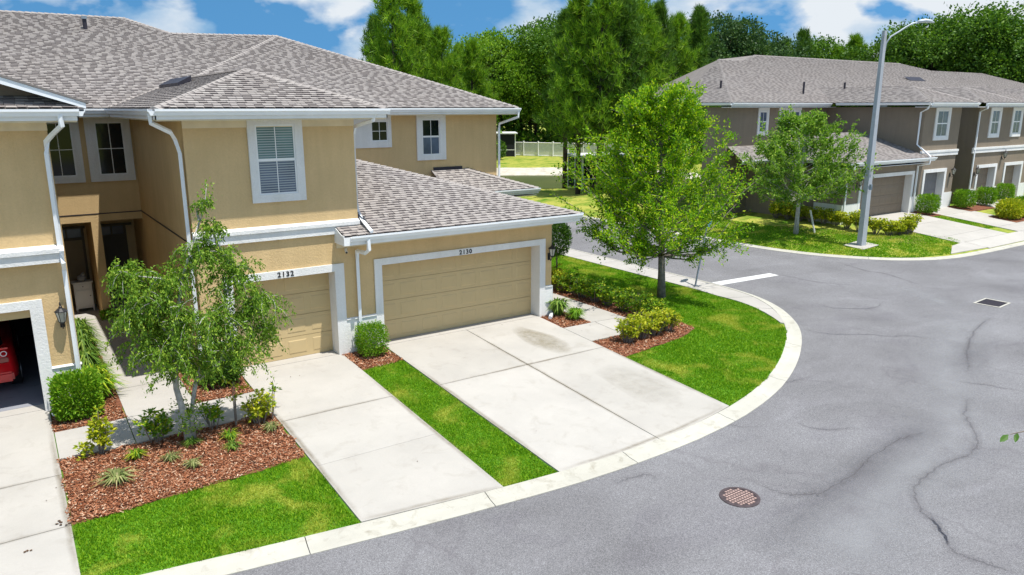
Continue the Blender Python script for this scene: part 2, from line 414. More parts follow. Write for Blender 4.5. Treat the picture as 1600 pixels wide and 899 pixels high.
# ------------------------------------------------------------------ the ground
def off_line(pts, d):
    o = []
    for i, p in enumerate(pts):
        a = pts[max(i-1, 0)]; b = pts[min(i+1, len(pts)-1)]; t = Vector((b[0]-a[0], b[1]-a[1])).normalized()
        dd = d[i] if hasattr(d, '__len__') else d
        o.append((p[0]-t.y*dd, p[1]+t.x*dd))
    return o
def smooth_line(pts, it=2):
    for _ in range(it):
        q = [pts[0]]
        for a, b in zip(pts, pts[1:]): q += [(a[0]*.75+b[0]*.25, a[1]*.75+b[1]*.25), (a[0]*.25+b[0]*.75, a[1]*.25+b[1]*.75)]
        q.append(pts[-1]); pts = q
    return pts
near_out = smooth_line([(-12, 12.3), (-6, 11.3), (-1, 10.5), (1.7, 10.04), (3.63, 9.74), (6.23, 9.40), (8.2, 9.22), (10.4, 9.25), (12.2, 9.46), (13.65, 9.81), (14.95, 10.27), (16.45, 11.0), (18.0, 11.95), (19.2, 12.85), (20.05, 13.75), (20.75, 14.7), (21.25, 15.7), (21.55, 16.8), (21.66, 18.3), (21.67, 21), (21.67, 27), (21.67, 36), (21.4, 41), (20, 46), (17, 50)], 1)
wid = [.42 if p[1] < 13 and p[0] < 19.5 else max(.27, .42-.15*min(1, (p[1]-13)/3.)) for p in near_out]
near_in = off_line(near_out, wid)
far_out = smooth_line([(24, 56), (27, 50), (28.3, 44), (28.55, 38), (28.75, 31), (28.9, 25.5), (28.95, 23), (29.1, 21.2), (29.6, 19.4), (30.6, 17.7), (31.8, 16.5), (33.6, 15.65), (36, 15.4), (42, 15.35), (60, 15.3), (90, 15.2)], 1)
far_in = off_line(far_out, .3)

ground = MB().quad((-900, -700, -1.6), (1100, -700, -1.6), (1100, 1300, -1.6), (-900, 1300, -1.6)).build('ground', M['lawn_dry'])
tag(ground, kind='structure')
road = MB().poly([(-40, -60, ROAD), (120, -60, ROAD), (120, 17, ROAD), (30.5, 19, ROAD), (30.5, 57, ROAD), (10, 62, ROAD), (10, 30, ROAD), (-40, 30, ROAD)]).build('road', M['asphalt']); tag(road, kind='structure')
land_near = drape('lawn_ground', near_in + [(-12, 50)], -.004, M['lawn'], step=1.5); tag(land_near, kind='structure')
def backz(x, y):
    z = tz(x, y)
    cx_, cy_ = 43.6, 57.3; u = ((x-cx_)*.60+(y-cy_)*.80)/6.6; v = ((x-cx_)*.80-(y-cy_)*.60)/15.
    r = math.hypot(u, v); k = max(0., min(1., (1.6-r)/.7)); k = k*k*(3-2*k)
    return z*(1-k)+(-1.35)*k
land_far = drape('far_lawn_ground', [(24, 56)] + far_in + [(90, 200), (-30, 200), (-30, 56)], -.004, M['lawn_dry'], step=2.5, zf=backz); tag(land_far, kind='structure')
pd = MB(); cx_, cy_ = 43.6, 57.3; pts = []
for k in range(40):
    t = 2*math.pi*k/40; u = 7.6*math.cos(t); v = 17*math.sin(t); pts.append((cx_+.60*u+.80*v, cy_+.80*u-.60*v, -.95))
pd.poly(pts); tag(pd.build('pond_water', M['water']), kind='structure')
sb = []
for k in range(24):   # pale sandy bank on the far shore
    t = -1.25+2.5*k/23; u0, v0 = 7.35*math.cos(t), 16.2*math.sin(t); u1, v1 = 10.4*math.cos(t)+.2*math.sin(k*2.3), 18.6*math.sin(t)
    sb.append(((cx_+.6*u0+.8*v0, cy_+.8*u0-.6*v0), (cx_+.6*u1+.8*v1, cy_+.8*u1-.6*v1)))
bk = MB()
for (a, b), (c, d) in zip(sb, sb[1:]):
    n = 3
    for i in range(n):
        P4 = []
        for (p, q, s_) in ((a, b, i/n), (a, b, (i+1)/n), (c, d, (i+1)/n), (c, d, i/n)):
            x = p[0]*(1-s_)+q[0]*s_; y = p[1]*(1-s_)+q[1]*s_; P4.append((x, y, backz(x, y)+.05))
        bk.quad(*P4)
tag(bk.build('sandy_bank', M['sand'], smooth=True), kind='structure')

# kerbs: one structure, a child per cast section
def kerb(name, outl, inl, seg, jn=.007, zlo=ROAD+.015):
    root = bpy.data.objects.new(name, None); COL.objects.link(root); ORIG[root] = Vector((0, 0, 0)); tag(root, kind='structure')
    L = [0]
    for a, b in zip(outl, outl[1:]): L.append(L[-1]+math.dist(a, b))
    def at(t, ln):
        for i in range(len(L)-1):
            if L[i+1] >= t: f = (t-L[i])/max(1e-9, L[i+1]-L[i]); return (ln[i][0]*(1-f)+ln[i+1][0]*f, ln[i][1]*(1-f)+ln[i+1][1]*f)
        return ln[-1]
    t = 0.
    while t < L[-1]-.1:
        e = min(t+seg, L[-1]); m = MB(); k = max(2, int((e-t)/.4)); rows = []
        for i in range(k+1):
            s = t+jn+(e-t-2*jn)*i/k; o = at(s, outl); n = at(s, inl); row = []
            for f, z in ((-.0, -.12), (0, 0), (.12, .008), (.5, .018), (.85, .05), (1.0, .056), (1.0, -.1)):
                row.append((o[0]+(n[0]-o[0])*f, o[1]+(n[1]-o[1])*f, zlo+z))
            rows.append(row)
        n0 = 0
        for r in rows: m.v += r
        q = len(rows[0])
        for i in range(k):
            for j in range(q-1): m.f.append((i*q+j, i*q+j+1, (i+1)*q+j+1, (i+1)*q+j))
        m.f.append(tuple(range(q))); m.f.append(tuple(k*q+j for j in range(q))[::-1])
        m.build('kerb_section', M['kerb'], root); t = e
    return root
kerb('kerb', near_out, near_in, 3.05); kerb('far_kerb', far_out, far_in, 3.05)

def slabs(name, rects, off=.03, material=None, skirt=.12, step=1.2, piece='slab'):
    root = bpy.data.objects.new(name, None); COL.objects.link(root); ORIG[root] = Vector((0, 0, 0)); tag(root, kind='structure')
    for r in rects:
        poly = r if isinstance(r, list) else [(r[0], r[1]), (r[2], r[1]), (r[2], r[3]), (r[0], r[3])]
        drape(piece, poly, off, material or M['concrete'], root, step, skirt)
    return root
g = .009
def curb_y(x):     # inner kerb edge height at x on the near arc
    best = None
    for a, b in zip(near_in, near_in[1:]):
        if a[0] <= x <= b[0]: return a[1]+(b[1]-a[1])*(x-a[0])/(b[0]-a[0])+.015
    return 10
def arc_slab(x0, x1, ytop):
    xs = np.linspace(x0, x1, 7); return [(x, curb_y(x)) for x in xs] + [(x1, ytop), (x0, ytop)]
slabs('left_driveway', [arc_slab(-5.2, .17, 12.38-g), (-5.2, 12.38+g, .17, 14.14-g), (-5.2, 14.14+g, .17, 17.2-g), (-5.2, 17.2+g, .13, 17.56)], .03)
slabs('middle_driveway', [arc_slab(3.99, 6.49, 12.15-g*.4), (3.99, 12.15+g*.4, 6.49, 14.2-g), (3.99, 14.2+g, 6.49, 17.15-g), (3.99, 17.15+g, 6.42, 17.56)], .03)
slabs('wide_driveway', [arc_slab(7.64, 10.12-g, 14.2-g), arc_slab(10.12+g, 12.58, 14.2-g), (7.64, 14.2+g, 10.12-g, 17.15-g), (10.12+g, 14.2+g, 12.58, 17.15-g), (7.64, 17.15+g, 12.58, 17.56)], .03)
ysx = [14.72, 15.95]
slabs('entry_walk', [(.185, ysx[0], 1.43-g, ysx[1]), (1.43+g, ysx[0], 2.75-g, ysx[1]), (2.75+g, ysx[0], 3.975, ysx[1]), (1.45, 15.95+2*g, 2.75, 17.6-g), (1.45, 17.6+g, 2.75, 19.6-g), (1.45, 19.6+g, 2.75, 21.6-g), (1.45, 21.6+g, 2.75, 24.0-g), (.86, 24.0+g, 3.26, 26.2)], .028, M['walk'])
slabs('side_walk', [(12.6, 14.72, 13.75-g, 15.93), (13.75+g, 14.72, 14.9, 15.93), (13.62, 15.93+2*g, 14.9, 17.6), (13.62, 17.62, 14.9, 19.4), (13.62, 19.42, 14.9, 21.3), (13.62, 21.32, 14.9, 23.2)], .028, M['walk'])
# pavement beside the street
swo = [p for p in near_in if p[1] > 13.2]; swi = off_line(swo, [min(1.16, .05+1.15*min(1, (p[1]-13.2)/3.4)) for p in swo])
root = bpy.data.objects.new('pavement', None); COL.objects.link(root); ORIG[root] = Vector((0, 0, 0)); tag(root, kind='structure')
acc = 0; cur_o = [swo[0]]; cur_i = [swi[0]]
for a, b, c, d in zip(swo, swo[1:], swi, swi[1:]):
    n = max(1, int(math.dist(a, b)/.4))
    for i in range(1, n+1):
        f = i/n; cur_o.append((a[0]+(b[0]-a[0])*f, a[1]+(b[1]-a[1])*f)); cur_i.append((c[0]+(d[0]-c[0])*f, c[1]+(d[1]-c[1])*f)); acc += math.dist(a, b)/n
        if acc > 1.5:
            drape('slab', cur_o+cur_i[::-1], .03, M['walk'], root, 2., .1); acc = 0
            sh = lambda l: (l[-1][0]+(l[-1][0]-l[-2][0])*.05, l[-1][1]+(l[-1][1]-l[-2][1])*.05)
            cur_o = [sh(cur_o)]; cur_i = [sh(cur_i)]
# far side paving
slabs('far_driveway', [[(37.2, 17.9), (42.1, 17.9), (42.1, 20.), (37.2, 20.)], [(37.2, 20.02), (42.1, 20.02), (42.1, 22.4), (37.2, 22.4)], [(43.25, 17.9), (46.6, 17.9), (46.6, 20.7), (43.25, 20.7)], [(43.25, 20.72), (46.2, 20.72), (46.2, 22.4), (43.25, 22.4)], [(48.9, 17.9), (54.8, 17.9), (54.8, 22.4), (48.9, 22.4)]], .03)
slabs('far_pavement', [[(34.6, 16.02), (37.6, 15.85), (37.6, 16.9), (36.2, 16.75)], (37.62, 15.75, 43.4, 16.86), (43.42, 15.75, 49, 16.86), (49.02, 15.75, 58, 16.86), (37.2, 16.88, 42.1, 17.88), (43.25, 16.88, 48, 17.88), (48.02, 16.88, 58, 17.88)], .03)
# painted stop line on the asphalt
MB().quad((21.72, 18.02, ROAD+.005), (24.9, 17.84, ROAD+.005), (24.92, 18.3, ROAD+.005), (21.72, 18.5, ROAD+.005)).build('stop_line', M['paint'], road)
# oil and rust stains on the wide driveway
def blob(name, pts, material, parent):
    m = MB(); c = (sum(p[0] for p in pts)/len(pts), sum(p[1] for p in pts)/len(pts))
    m.poly([(x, y, tz(x, y)+.0345) for x, y in pts]); return m.build(name, material, parent)

# ------------------------------------------------------------------ mulch beds, lawns
def irregular(poly, amp=.05, step=.3, seed=1):
    r = random.Random(seed); o = []
    for a, b in zip(poly, poly[1:]+poly[:1]):
        n = max(1, int(math.dist(a, b)/step))
        for i in range(n):
            f = i/n; o.append((a[0]+(b[0]-a[0])*f+r.uniform(-amp, amp), a[1]+(b[1]-a[1])*f+r.uniform(-amp, amp)))
    return o
beds = {
 'front': ([(.19, 12.4), (3.95, 12.6), (3.97, 14.7), (.19, 14.7)], 'red bark mulch chips covering the front bed round the weeping tree'),
 'door': ([(.19, 15.97), (1.43, 15.97), (1.43, 23.6), (.86, 23.6), (.86, 17.1), (.19, 17.1)], 'red bark mulch chips in the narrow bed beside the entry walk'),
 'mid': ([(2.77, 15.97), (3.97, 15.97), (3.97, 17.12), (3.0, 17.12), (2.77, 23.)], 'red bark mulch chips between entry walk and middle driveway'),
 'bush': ([(6.5, 15.9), (7.63, 16.05), (7.63, 17.1), (6.5, 17.1)], 'red bark mulch chips under the square bush between driveways'),
 'corner': ([(12.6, 15.96), (13.6, 15.96), (13.6, 22.5), (13.07, 22.5), (13.07, 17.12), (12.6, 17.12)], 'red bark mulch chips at the garage corner by the side walk'),
 'side': ([(12.6, 13.4), (15.0, 13.75), (16.1, 14.2), (16.25, 15.3), (16.1, 18.5), (15.9, 22.8), (14.92, 22.8), (14.92, 14.7), (12.6, 14.7)], 'brown mulch chips under the yellow shrub hedge beside the side walk')}
for nm, (poly, lab) in beds.items():
    o = drape('mulch_bed', irregular(poly, .03, .4, 3), .012, M['mulchbase'], step=1.2, skirt=.03); tag(o, kind='structure')
    px, py = scatter(irregular([(x, y) for x, y in poly], .07, .25, 8), 2300 if nm != 'side' else 1100)
    n = len(px); z = terr(px, py)+.018+RNG.uniform(0, .025, n)
    a = RNG.uniform(0, 6.28, n); el = RNG.normal(0, .35, n)
    D = np.stack([np.cos(a)*np.cos(el), np.sin(a)*np.cos(el), np.sin(el)], 1); up_ = unit(np.array([0, 0, 1.])+RNG.normal(0, .4, (n, 3)))
    S = unit(np.cross(D, up_)); L = RNG.uniform(.025, .07, n)[:, None]*.5; Wd = RNG.uniform(.01, .024, n)[:, None]*.5
    P0 = np.stack([px, py, z], 1)
    V = np.stack([P0-D*L-S*Wd, P0+D*L-S*Wd*.7, P0+D*L+S*Wd, P0-D*L+S*Wd*.8], 1)
    tag(cards('mulch_chips', V, M['mulch']), lab, 'mulch', 'bark mulch in the beds', 'stuff')

def grass(name, poly, dens, h, w, material, label, holes=(), zoff=0.):
    px, py = scatter(irregular(poly, .035, .18, 5), dens)
    for hp in holes:
        k = ~inpoly(px, py, hp); px, py = px[k], py[k]
    n = len(px); P0 = np.stack([px, py, terr(px, py)-.004+zoff], 1)
    a = RNG.uniform(0, 6.28, n); S = np.stack([np.cos(a), np.sin(a), 0*a], 1)*w*.5
    clump = .7+.6*np.sin(px*3.1+np.sin(py*2.3)*2)*np.sin(py*2.7+1.3)*.4
    hh = h*RNG.uniform(.5, 1.25, n)*clump
    T = P0+np.stack([RNG.normal(0, .45, n)*hh, RNG.normal(0, .45, n)*hh, hh], 1)
    V = np.stack([P0-S, P0+S, T], 1)
    tag(cards(name, V, material, k=3), label, 'grass', 'grass on the lawns', 'stuff')
front = [(x, curb_y(x)+.0) for x in np.linspace(.2, 3.97, 6)] + [(3.97, 12.62), (2, 12.5), (.2, 12.42)]
grass('grass', front, 4200, .055, .02, M['grass'], 'short bright green grass in front of the red mulch bed')
strip = [(x, curb_y(x)) for x in np.linspace(6.51, 7.62, 4)] + [(7.62, 16.1), (6.51, 15.95)]
grass('grass', strip, 4200, .055, .02, M['grass'], 'narrow strip of green grass between the two driveways')
rl = [(12.61, 13.38), (12.61, curb_y(12.61))] + [p for p in near_in if p[0] > 12.7 and p[1] < 13.2] + [p for p in swi if p[1] < 34] + [(16.2, 34), (15.95, 22.8), (16.1, 18.5), (16.25, 15.3), (16.1, 14.2), (15., 13.75)]
grass('grass', rl, 2300, .06, .026, M['grass'], 'large corner lawn of green grass with yellow patches inside the kerb curve')
fl = [p for p in far_in if 16.2 < p[1] < 34 and p[0] < 34.5] + [(34.6, 16.0), (36.2, 16.8), (37.6, 17.), (37.9, 17.6), (37.15, 18.8), (35, 19.2), (34.3, 20.2), (33, 24.5), (32.5, 34)]
grass('grass', fl, 700, .07, .05, M['grass'], 'far lawn of green grass between street kerb and brown house')
grass('grass', [(42.15, 17.9), (43.2, 17.9), (43.2, 20.8), (42.15, 20.8)], 900, .06, .05, M['grass'], 'thin grass strip between the far driveways')
grass('grass', [(34.9, 17.2), (37.0, 18.6), (35.4, 19.3), (34.4, 20.3), (33.2, 24.5), (32.3, 23)], 350, .05, .05, M['grass_dry'], 'dry yellowing grass round the far hedge')

# ------------------------------------------------------------------ building helpers
def wall_front(name, x0, x1, z0, z1, Y, holes, material, parent, thick=.2):
    """wall facing -Y with real openings (holes: x0,x1,z0,z1)"""
    xs = sorted({x0, x1, *[h[0] for h in holes], *[h[1] for h in holes]}); zs = sorted({z0, z1, *[h[2] for h in holes], *[h[3] for h in holes]})
    m = MB()
    def solid(xc, zc): return x0 < xc < x1 and z0 < zc < z1 and not any(h[0] < xc < h[1] and h[2] < zc < h[3] for h in holes)
    for i in range(len(xs)-1):
        for j in range(len(zs)-1):
            a, b, c, d = xs[i], xs[i+1], zs[j], zs[j+1]
            if not solid((a+b)/2, (c+d)/2): continue
            m.quad((a, Y, c), (b, Y, c), (b, Y, d), (a, Y, d)); m.quad((b, Y+thick, c), (a, Y+thick, c), (a, Y+thick, d), (b, Y+thick, d))
            for (nx, nz, q) in ((a-.001, (c+d)/2, ((a, Y, c), (a, Y, d), (a, Y+thick, d), (a, Y+thick, c))), (b+.001, (c+d)/2, ((b, Y, c), (b, Y+thick, c), (b, Y+thick, d), (b, Y, d))),
                                ((a+b)/2, c-.001, ((a, Y, c), (a, Y+thick, c), (b, Y+thick, c), (b, Y, c))), ((a+b)/2, d+.001, ((a, Y, d), (b, Y, d), (b, Y+thick, d), (a, Y+thick, d)))):
                if not solid(nx, nz): m.quad(*q)
    return m.build(name, material, parent)

def window(parent, x0, x1, z0, z1, Y, gx0, gx1, gz0, gz1, cols=2, rows=2, rail=None, top='glass_dark', bot='glass_dark', blind=False, tm='trimwhite'):
    """trim band x0..x1,z0..z1 on the wall Y; glass gx0..; window > trim, frame, pane"""
    w = link('window', MB().box(gx0-.04, Y-.012, gz0-.04, gx1+.04, Y+.02, gz1+.04).mesh('window', ORIG[parent]), M['white'], parent, ORIG[parent])
    for (a, b, c, d) in ((x0, gx0-.035, z0, z1), (gx1+.035, x1, z0, z1), (gx0-.035, gx1+.035, z0, gz0-.035), (gx0-.035, gx1+.035, gz1+.035, z1)):
        MB().box(a, Y-.055, c, b, Y+.01, d).build('trim', M[tm], w)
    fr = MB(); t = .032; e = Y-.034
    for (a, b, c, d) in ((gx0-.035, gx0, gz0-.035, gz1+.035), (gx1, gx1+.035, gz0-.035, gz1+.035), (gx0, gx1, gz0-.035, gz0), (gx0, gx1, gz1, gz1+.035)):
        fr.box(a, e, c, b, Y, d)
    if rail: fr.box(gx0, e-.004, rail-.03, gx1, Y, rail+.03)
    fr.build('frame', M['white'], w)
    zsplit = [gz0, gz1] if not rail else [gz0, rail-.03, rail+.03, gz1]
    bands = [(gz0, gz1)] if not rail else [(gz0, rail-.03), (rail+.03, gz1)]
    mu = MB()
    for bi, (c, d) in enumerate(bands):
        rr = rows if not rail else 1
        for i in range(cols):
            for j in range(rr):
                xa = gx0+(gx1-gx0)*i/cols+(.007 if i else 0); xb = gx0+(gx1-gx0)*(i+1)/cols-(.007 if i < cols-1 else 0)
                za = c+(d-c)*j/rr+(.007 if j else 0); zb = c+(d-c)*(j+1)/rr-(.007 if j < rr-1 else 0)
                MB().box(xa, Y-.02, za, xb, Y-.014, zb).build('pane', M[(bot if bi == 0 and rail else top)], w)
        for i in range(1, cols): mu.box(gx0+(gx1-gx0)*i/cols-.009, Y-.03, c, gx0+(gx1-gx0)*i/cols+.009, Y-.013, d)
        if rr > 1:
            for j in range(1, rr): mu.box(gx0, Y-.029, c+(d-c)*j/rr-.009, gx1, Y-.0135, c+(d-c)*j/rr+.009)
    mu.build('muntin', M['white'], w)
    if blind:
        bl = MB(); z = gz0+.03
        while z < gz1-.02:
            if not (rail-.05 < z < rail+.05): bl.quad((gx0+.01, Y-.0205, z), (gx1-.01, Y-.0205, z), (gx1-.01, Y-.0235, z+.022), (gx0+.01, Y-.0235, z+.022))
            z += .055
        tag(bl.build('blind_slats', M['blind'], w), kind='stuff')
    return w

def garage_door(parent, x0, x1, z0, z1, Y, cols, rows, material):
    d = link('garage_door', MB().box(x0, Y+.02, z0, x1, Y+.06, z1).mesh('garage_door', ORIG[parent]), M[material], parent, ORIG[parent])
    rh = (z1-z0)/rows; cw = (x1-x0)/cols
    for j in range(rows):
        MB().box(x0, Y, z0+j*rh+.006, x1, Y+.03, z0+(j+1)*rh-.006).build('section', M[material], d)
    pm = None
    for j in range(rows):
        for i in range(cols):
            if pm is None:
                m = MB(); a, b = .07, .09
                W2, H2 = cw-2*a, rh-2*b
                # raised panel with sloped moulding
                o = [(0, 0, 0), (W2, 0, 0), (W2, 0, H2), (0, 0, H2)]; k = .03; q = [(k, -.011, k), (W2-k, -.011, k), (W2-k, -.011, H2-k), (k, -.011, H2-k)]
                for s in range(4): m.quad(o[s], o[(s+1) % 4], q[(s+1) % 4], q[s])
                m.poly(q); pm = m.mesh('panel'); pm.materials.append(M[material])
            link('panel', pm, None, d, (x0+i*cw+.07, Y+.001, z0+j*rh+.09))
    return d

def gutter(parent, pts, z, material='gutter'):
    """K-style gutter along a polyline, outer face on the left of travel"""
    for (a, b) in zip(pts, pts[1:]):
        a = Vector((*a, 0)); b = Vector((*b, 0)); t = (b-a).normalized(); n = Vector((t.y, -t.x, 0))
        prof = [(0, -.13), (.07, -.13), (.095, -.07), (.12, -.045), (.12, 0), (.105, 0), (.105, -.04), (.0, -.04)]
        m = MB(); k = len(prof)
        for p in (a, b):
            for o, h in prof: q = p+n*o; m.v.append((q.x, q.y, z+h))
        m.f.append(tuple(range(k))[::-1]); m.f.append(tuple(k+i for i in range(k)))
        for i in range(k): j = (i+1) % k; m.f.append((i, j, k+j, k+i))
        m.build('gutter', M[material], parent)

def downspout(parent, pts, w=.085, d=.065, material='gutter'):
    m = MB(); m.tube(pts, w*.62, 4, True); o = m.build('downspout', M[material], parent)
    return o

class Shingles:
    def __init__(s, expo=.142): s.v = []; s.f = []; s.dk = []; s.expo = expo
    def face(s, poly, u, rng, wr=(.15, .34), keep=None):
        """convex planar polygon; u = horizontal eave direction"""
        P0 = [Vector(p) for p in poly]; o = P0[0]; u = Vector(u).normalized()
        n = Vector((0, 0, 0))
        for i in range(len(P0)): n += (P0[i]-o).cross(P0[(i+1) % len(P0)]-o)
        n.normalize()
        if n.z < 0: n = -n
        sv = n.cross(u).normalized()
        if sv.z < 0: sv = -sv
        Q = [((p-o).dot(u), (p-o).dot(sv)) for p in P0]
        ar = sum(Q[i][0]*Q[(i+1) % len(Q)][1]-Q[(i+1) % len(Q)][0]*Q[i][1] for i in range(len(Q)))
        if ar < 0: Q = Q[::-1]
        umin = min(q[0] for q in Q); umax = max(q[0] for q in Q); v = min(q[1] for q in Q); vmax = max(q[1] for q in Q); e = s.expo
        def clip(pg):
            for i in range(len(Q)):
                a, b = Q[i], Q[(i+1) % len(Q)]; r = []
                side = lambda p: (b[0]-a[0])*(p[1]-a[1])-(b[1]-a[1])*(p[0]-a[0])
                for j in range(len(pg)):
                    p, q = pg[j], pg[(j+1) % len(pg)]; sp, sq = side(p), side(q)
                    if sp >= 0: r.append(p)
                    if (sp > 0) != (sq > 0) and abs(sp-sq) > 1e-12:
                        f = sp/(sp-sq); r.append((p[0]+(q[0]-p[0])*f, p[1]+(q[1]-p[1])*f))
                pg = r
                if len(pg) < 3: return None
            return pg
        row = 0
        while v < vmax:
            # extent of the polygon in this course
            us = []
            for i in range(len(Q)):
                a, b = Q[i], Q[(i+1) % len(Q)]
                for vv in (v, v+e):
                    if (a[1]-vv)*(b[1]-vv) <= 0 and a[1] != b[1]: us.append(a[0]+(b[0]-a[0])*(vv-a[1])/(b[1]-a[1]))
                for p in (a, b):
                    if v <= p[1] <= v+e: us.append(p[0])
            if not us: v += e; continue
            x = min(us)-rng.uniform(0, .3)-.2*(row % 2); xe = max(us); dark = rng.random() < .5
            while x < xe:
                dark = (not dark) if rng.random() < .86 else dark; w = rng.uniform(wr[0]*.95, wr[0]*1.4) if dark else rng.uniform(wr[0]*.8, wr[0]*1.5); t = .021
                q4 = [(x+.004, v), (x+w-.004, v), (x+w-.004, v+e), (x+.004, v+e)]
                pg = clip(q4)
                if pg:
                    full = len(pg) == 4 and all(abs(pg[k][0]-q4[k][0])+abs(pg[k][1]-q4[k][1]) < 1e-6 for k in range(4))
                    w3 = lambda p: o+u*p[0]+sv*p[1]+n*(.006+t*(1-(p[1]-v)/e))
                    top = [w3(p) for p in pg]
                    if full and keep is not None:
                        keep.append((top[0], u, sv, n, w, t, dark))
                    else:
                        b0 = len(s.v); s.v += [tuple(p) for p in top]; s.f.append(tuple(range(b0, b0+len(top)))); s.dk.append(False)
                        if dark:
                            p2 = clip([(x+.004, v), (x+w-.004, v), (x+w-.004, v+e*.47), (x+.004, v+e*.47)])
                            if p2:
                                k2 = len(s.v); s.v += [tuple(w3(p)+n*.004) for p in p2]; s.f.append(tuple(range(k2, k2+len(p2)))); s.dk.append(True)
                        if full or pg[0][1] == v:
                            lo = [p for p in pg if abs(p[1]-v) < 1e-9]
                            if len(lo) == 2:
                                ia = [i for i, p in enumerate(pg) if abs(p[1]-v) < 1e-9]
                                c0 = o+u*lo[0][0]+sv*lo[0][1]; c1 = o+u*lo[1][0]+sv*lo[1][1]
                                k = len(s.v); s.v += [tuple(c0), tuple(c1)]; s.f.append((k, k+1, b0+ia[1], b0+ia[0])); s.dk.append(dark)
                x += w
            v += e; row += 1
        return s
    def build(s, parent, material):
        m = MB(); m.v = s.v; m.f = s.f
        o = tag(m.build('shingles', M[material], parent), kind='stuff')
        o.data.materials.append(M[material+'_dark']); o.data.polygons.foreach_set('material_index', [int(d) for d in s.dk])
        return o

def ridge_caps(parent, lines, material='cap', w=.15):
    m = MB()
    for a, b in lines:
        a, b = Vector(a), Vector(b); d = (b-a); L = d.length; d.normalize(); h = Vector((-d.y, d.x, 0)).normalized(); k = int(L/.2)+1
        for i in range(k):
            p = a+d*(L*i/k); q = a+d*(L*(i+1)/k*1.0+.02); lift = .025; dz = Vector((0, 0, 1))
            m.v += [tuple(p-h*w-dz*.02), tuple(p+dz*(lift+.02)), tuple(p+h*w-dz*.02), tuple(q-h*w-dz*.035), tuple(q+dz*lift), tuple(q+h*w-dz*.035)]
            n = len(m.v)-6; m.f += [(n, n+1, n+4, n+3), (n+1, n+2, n+5, n+4), (n, n+2, n+1)]
    return tag(m.build('ridge_caps', M[material], parent), kind='stuff')

def lantern(loc, label, s=1.):
    x, y, z = loc; t = thing('wall_lantern', loc, label, 'wall lamp', 'lanterns on the garage walls')
    m = MB(); m.box(x-.04*s, y-.02, z-.26*s, x+.04*s, y, z-.05*s)
    m.tube([(x, y-.02, z-.12*s), (x, y-.09*s, z-.27*s), (x, y-.15*s, z-.2*s), (x, y-.16*s, z-.14*s)], .013*s, 6); m.build('bracket', M['dark'], t)
    c = (x, y-.16*s, z)
    MB().lathe(c, [(.035*s, -.15*s), (.045*s, -.135*s), (.06*s, -.12*s), (.06*s, -.11*s)], 8).build('base_ring', M['dark'], t)
    MB().lathe(c, [(.055*s, -.11*s), (.1*s, .1*s)], 6).build('glass', M['glass_l'], t)
    m = MB()
    for k in range(6):
        a = math.pi*2*k/6; m.tube([(c[0]+.056*s*math.cos(a), c[1]+.056*s*math.sin(a), z-.11*s), (c[0]+.103*s*math.cos(a), c[1]+.103*s*math.sin(a), z+.1*s)], .007*s, 4)
    m.build('cage', M['dark'], t)
    MB().lathe(c, [(.12*s, .1*s), (.115*s, .115*s), (.05*s, .17*s), (.03*s, .18*s), (.035*s, .2*s), (.012*s, .22*s), (.018*s, .25*s), (.004*s, .3*s)], 10).build('cap', M['dark'], t)
    return t
M['glass_l'] = m_simple('lantern_glass', (.42, .42, .36), .2, .1, spec=.6)

# ------------------------------------------------------------------ the near townhouses
E_ = .54; ZG = 6.02; ZS = 5.78; YR = 24.19; GT = W-.6
H = thing('townhouse', (0, W, 0), 'tan stucco two storey townhouse row with white trimmed garages 2132 and 2130', 'townhouse')
# walls
wall_front('wall', -5.4, .84, 0, ZS, W, [(-4.75, .13, -1, 2.17)], M['stucco'], H, .22)
MB().box(.64, W+.221, 0, .839, YR, ZS).build('wall', M['stucco'], H)
MB().box(-5.6, W+.0, 0, -5.4, YR, ZS).build('wall', M['stucco'], H)
wall_front('wall', 3.27, 7.08, 0, ZS, W, [(3.97, 6.42, -1, 2.16)], M['stucco'], H, .41)
wall_front('wall', 7.081, 13.05, 0, 2.78, W, [(7.62, 12.62, -1, 2.17)], M['stucco'], H, .41); MB().box(7.081, W, 2.781, 13.05, W+.2, 2.9).build('wall', M['stucco'], H)
MB().box(3.27, W+.411, 0, 3.47, YR, ZS).build('wall', M['stucco'], H)
MB().box(6.88, W+.411, 0, 7.079, YR, ZS).build('wall', M['stucco'], H)
MB().box(12.85, W+.411, 0, 13.049, YR, 2.78).build('wall', M['stucco'], H)
wall_front('wall', .84, 3.27, 0, ZS, YR, [(1.2, 1.93, -1, 2.88), (2.17, 3.268, -1, 2.88)], M['stucco'], H, .3)
MB().box(1.93, YR+.301, 0, 2.17, 26.2, 2.9).build('wall', M['stucco'], H)
MB().box(.6, YR+.301, 0, .84, 26.2, 2.9).build('wall', M['stucco'], H)
MB().box(3.27, YR, 0, 3.47, 26.2, 2.9).build('wall', M['stucco'], H)
MB().box(.6, 26.2, 0, 3.47, 26.4, 2.9).build('wall', M['stucco'], H)
MB().box(.6, YR+.29, 2.9, 3.47, 26.4, 3.0).build('porch_ceiling', M['soffit'], H)
wall_front('wall', 7.08, 15.74, 0, ZS, YR+.002, [], M['stucco'], H, .2)
MB().box(15.54, YR+.203, 0, 15.739, 40, ZS).build('wall', M['stucco'], H)
MB().box(-5.6, 39.8, 0, 15.54, 40, ZS).build('wall', M['stucco'], H)
# control joint line round the entry recess
m = MB(); m.box(.86, YR-.008, 3.085, 3.262, YR-.001, 3.115); m.box(3.255, W+.3, 3.085, 3.269, YR-.01, 3.115); m.build('joint_line', M['flash'], H)
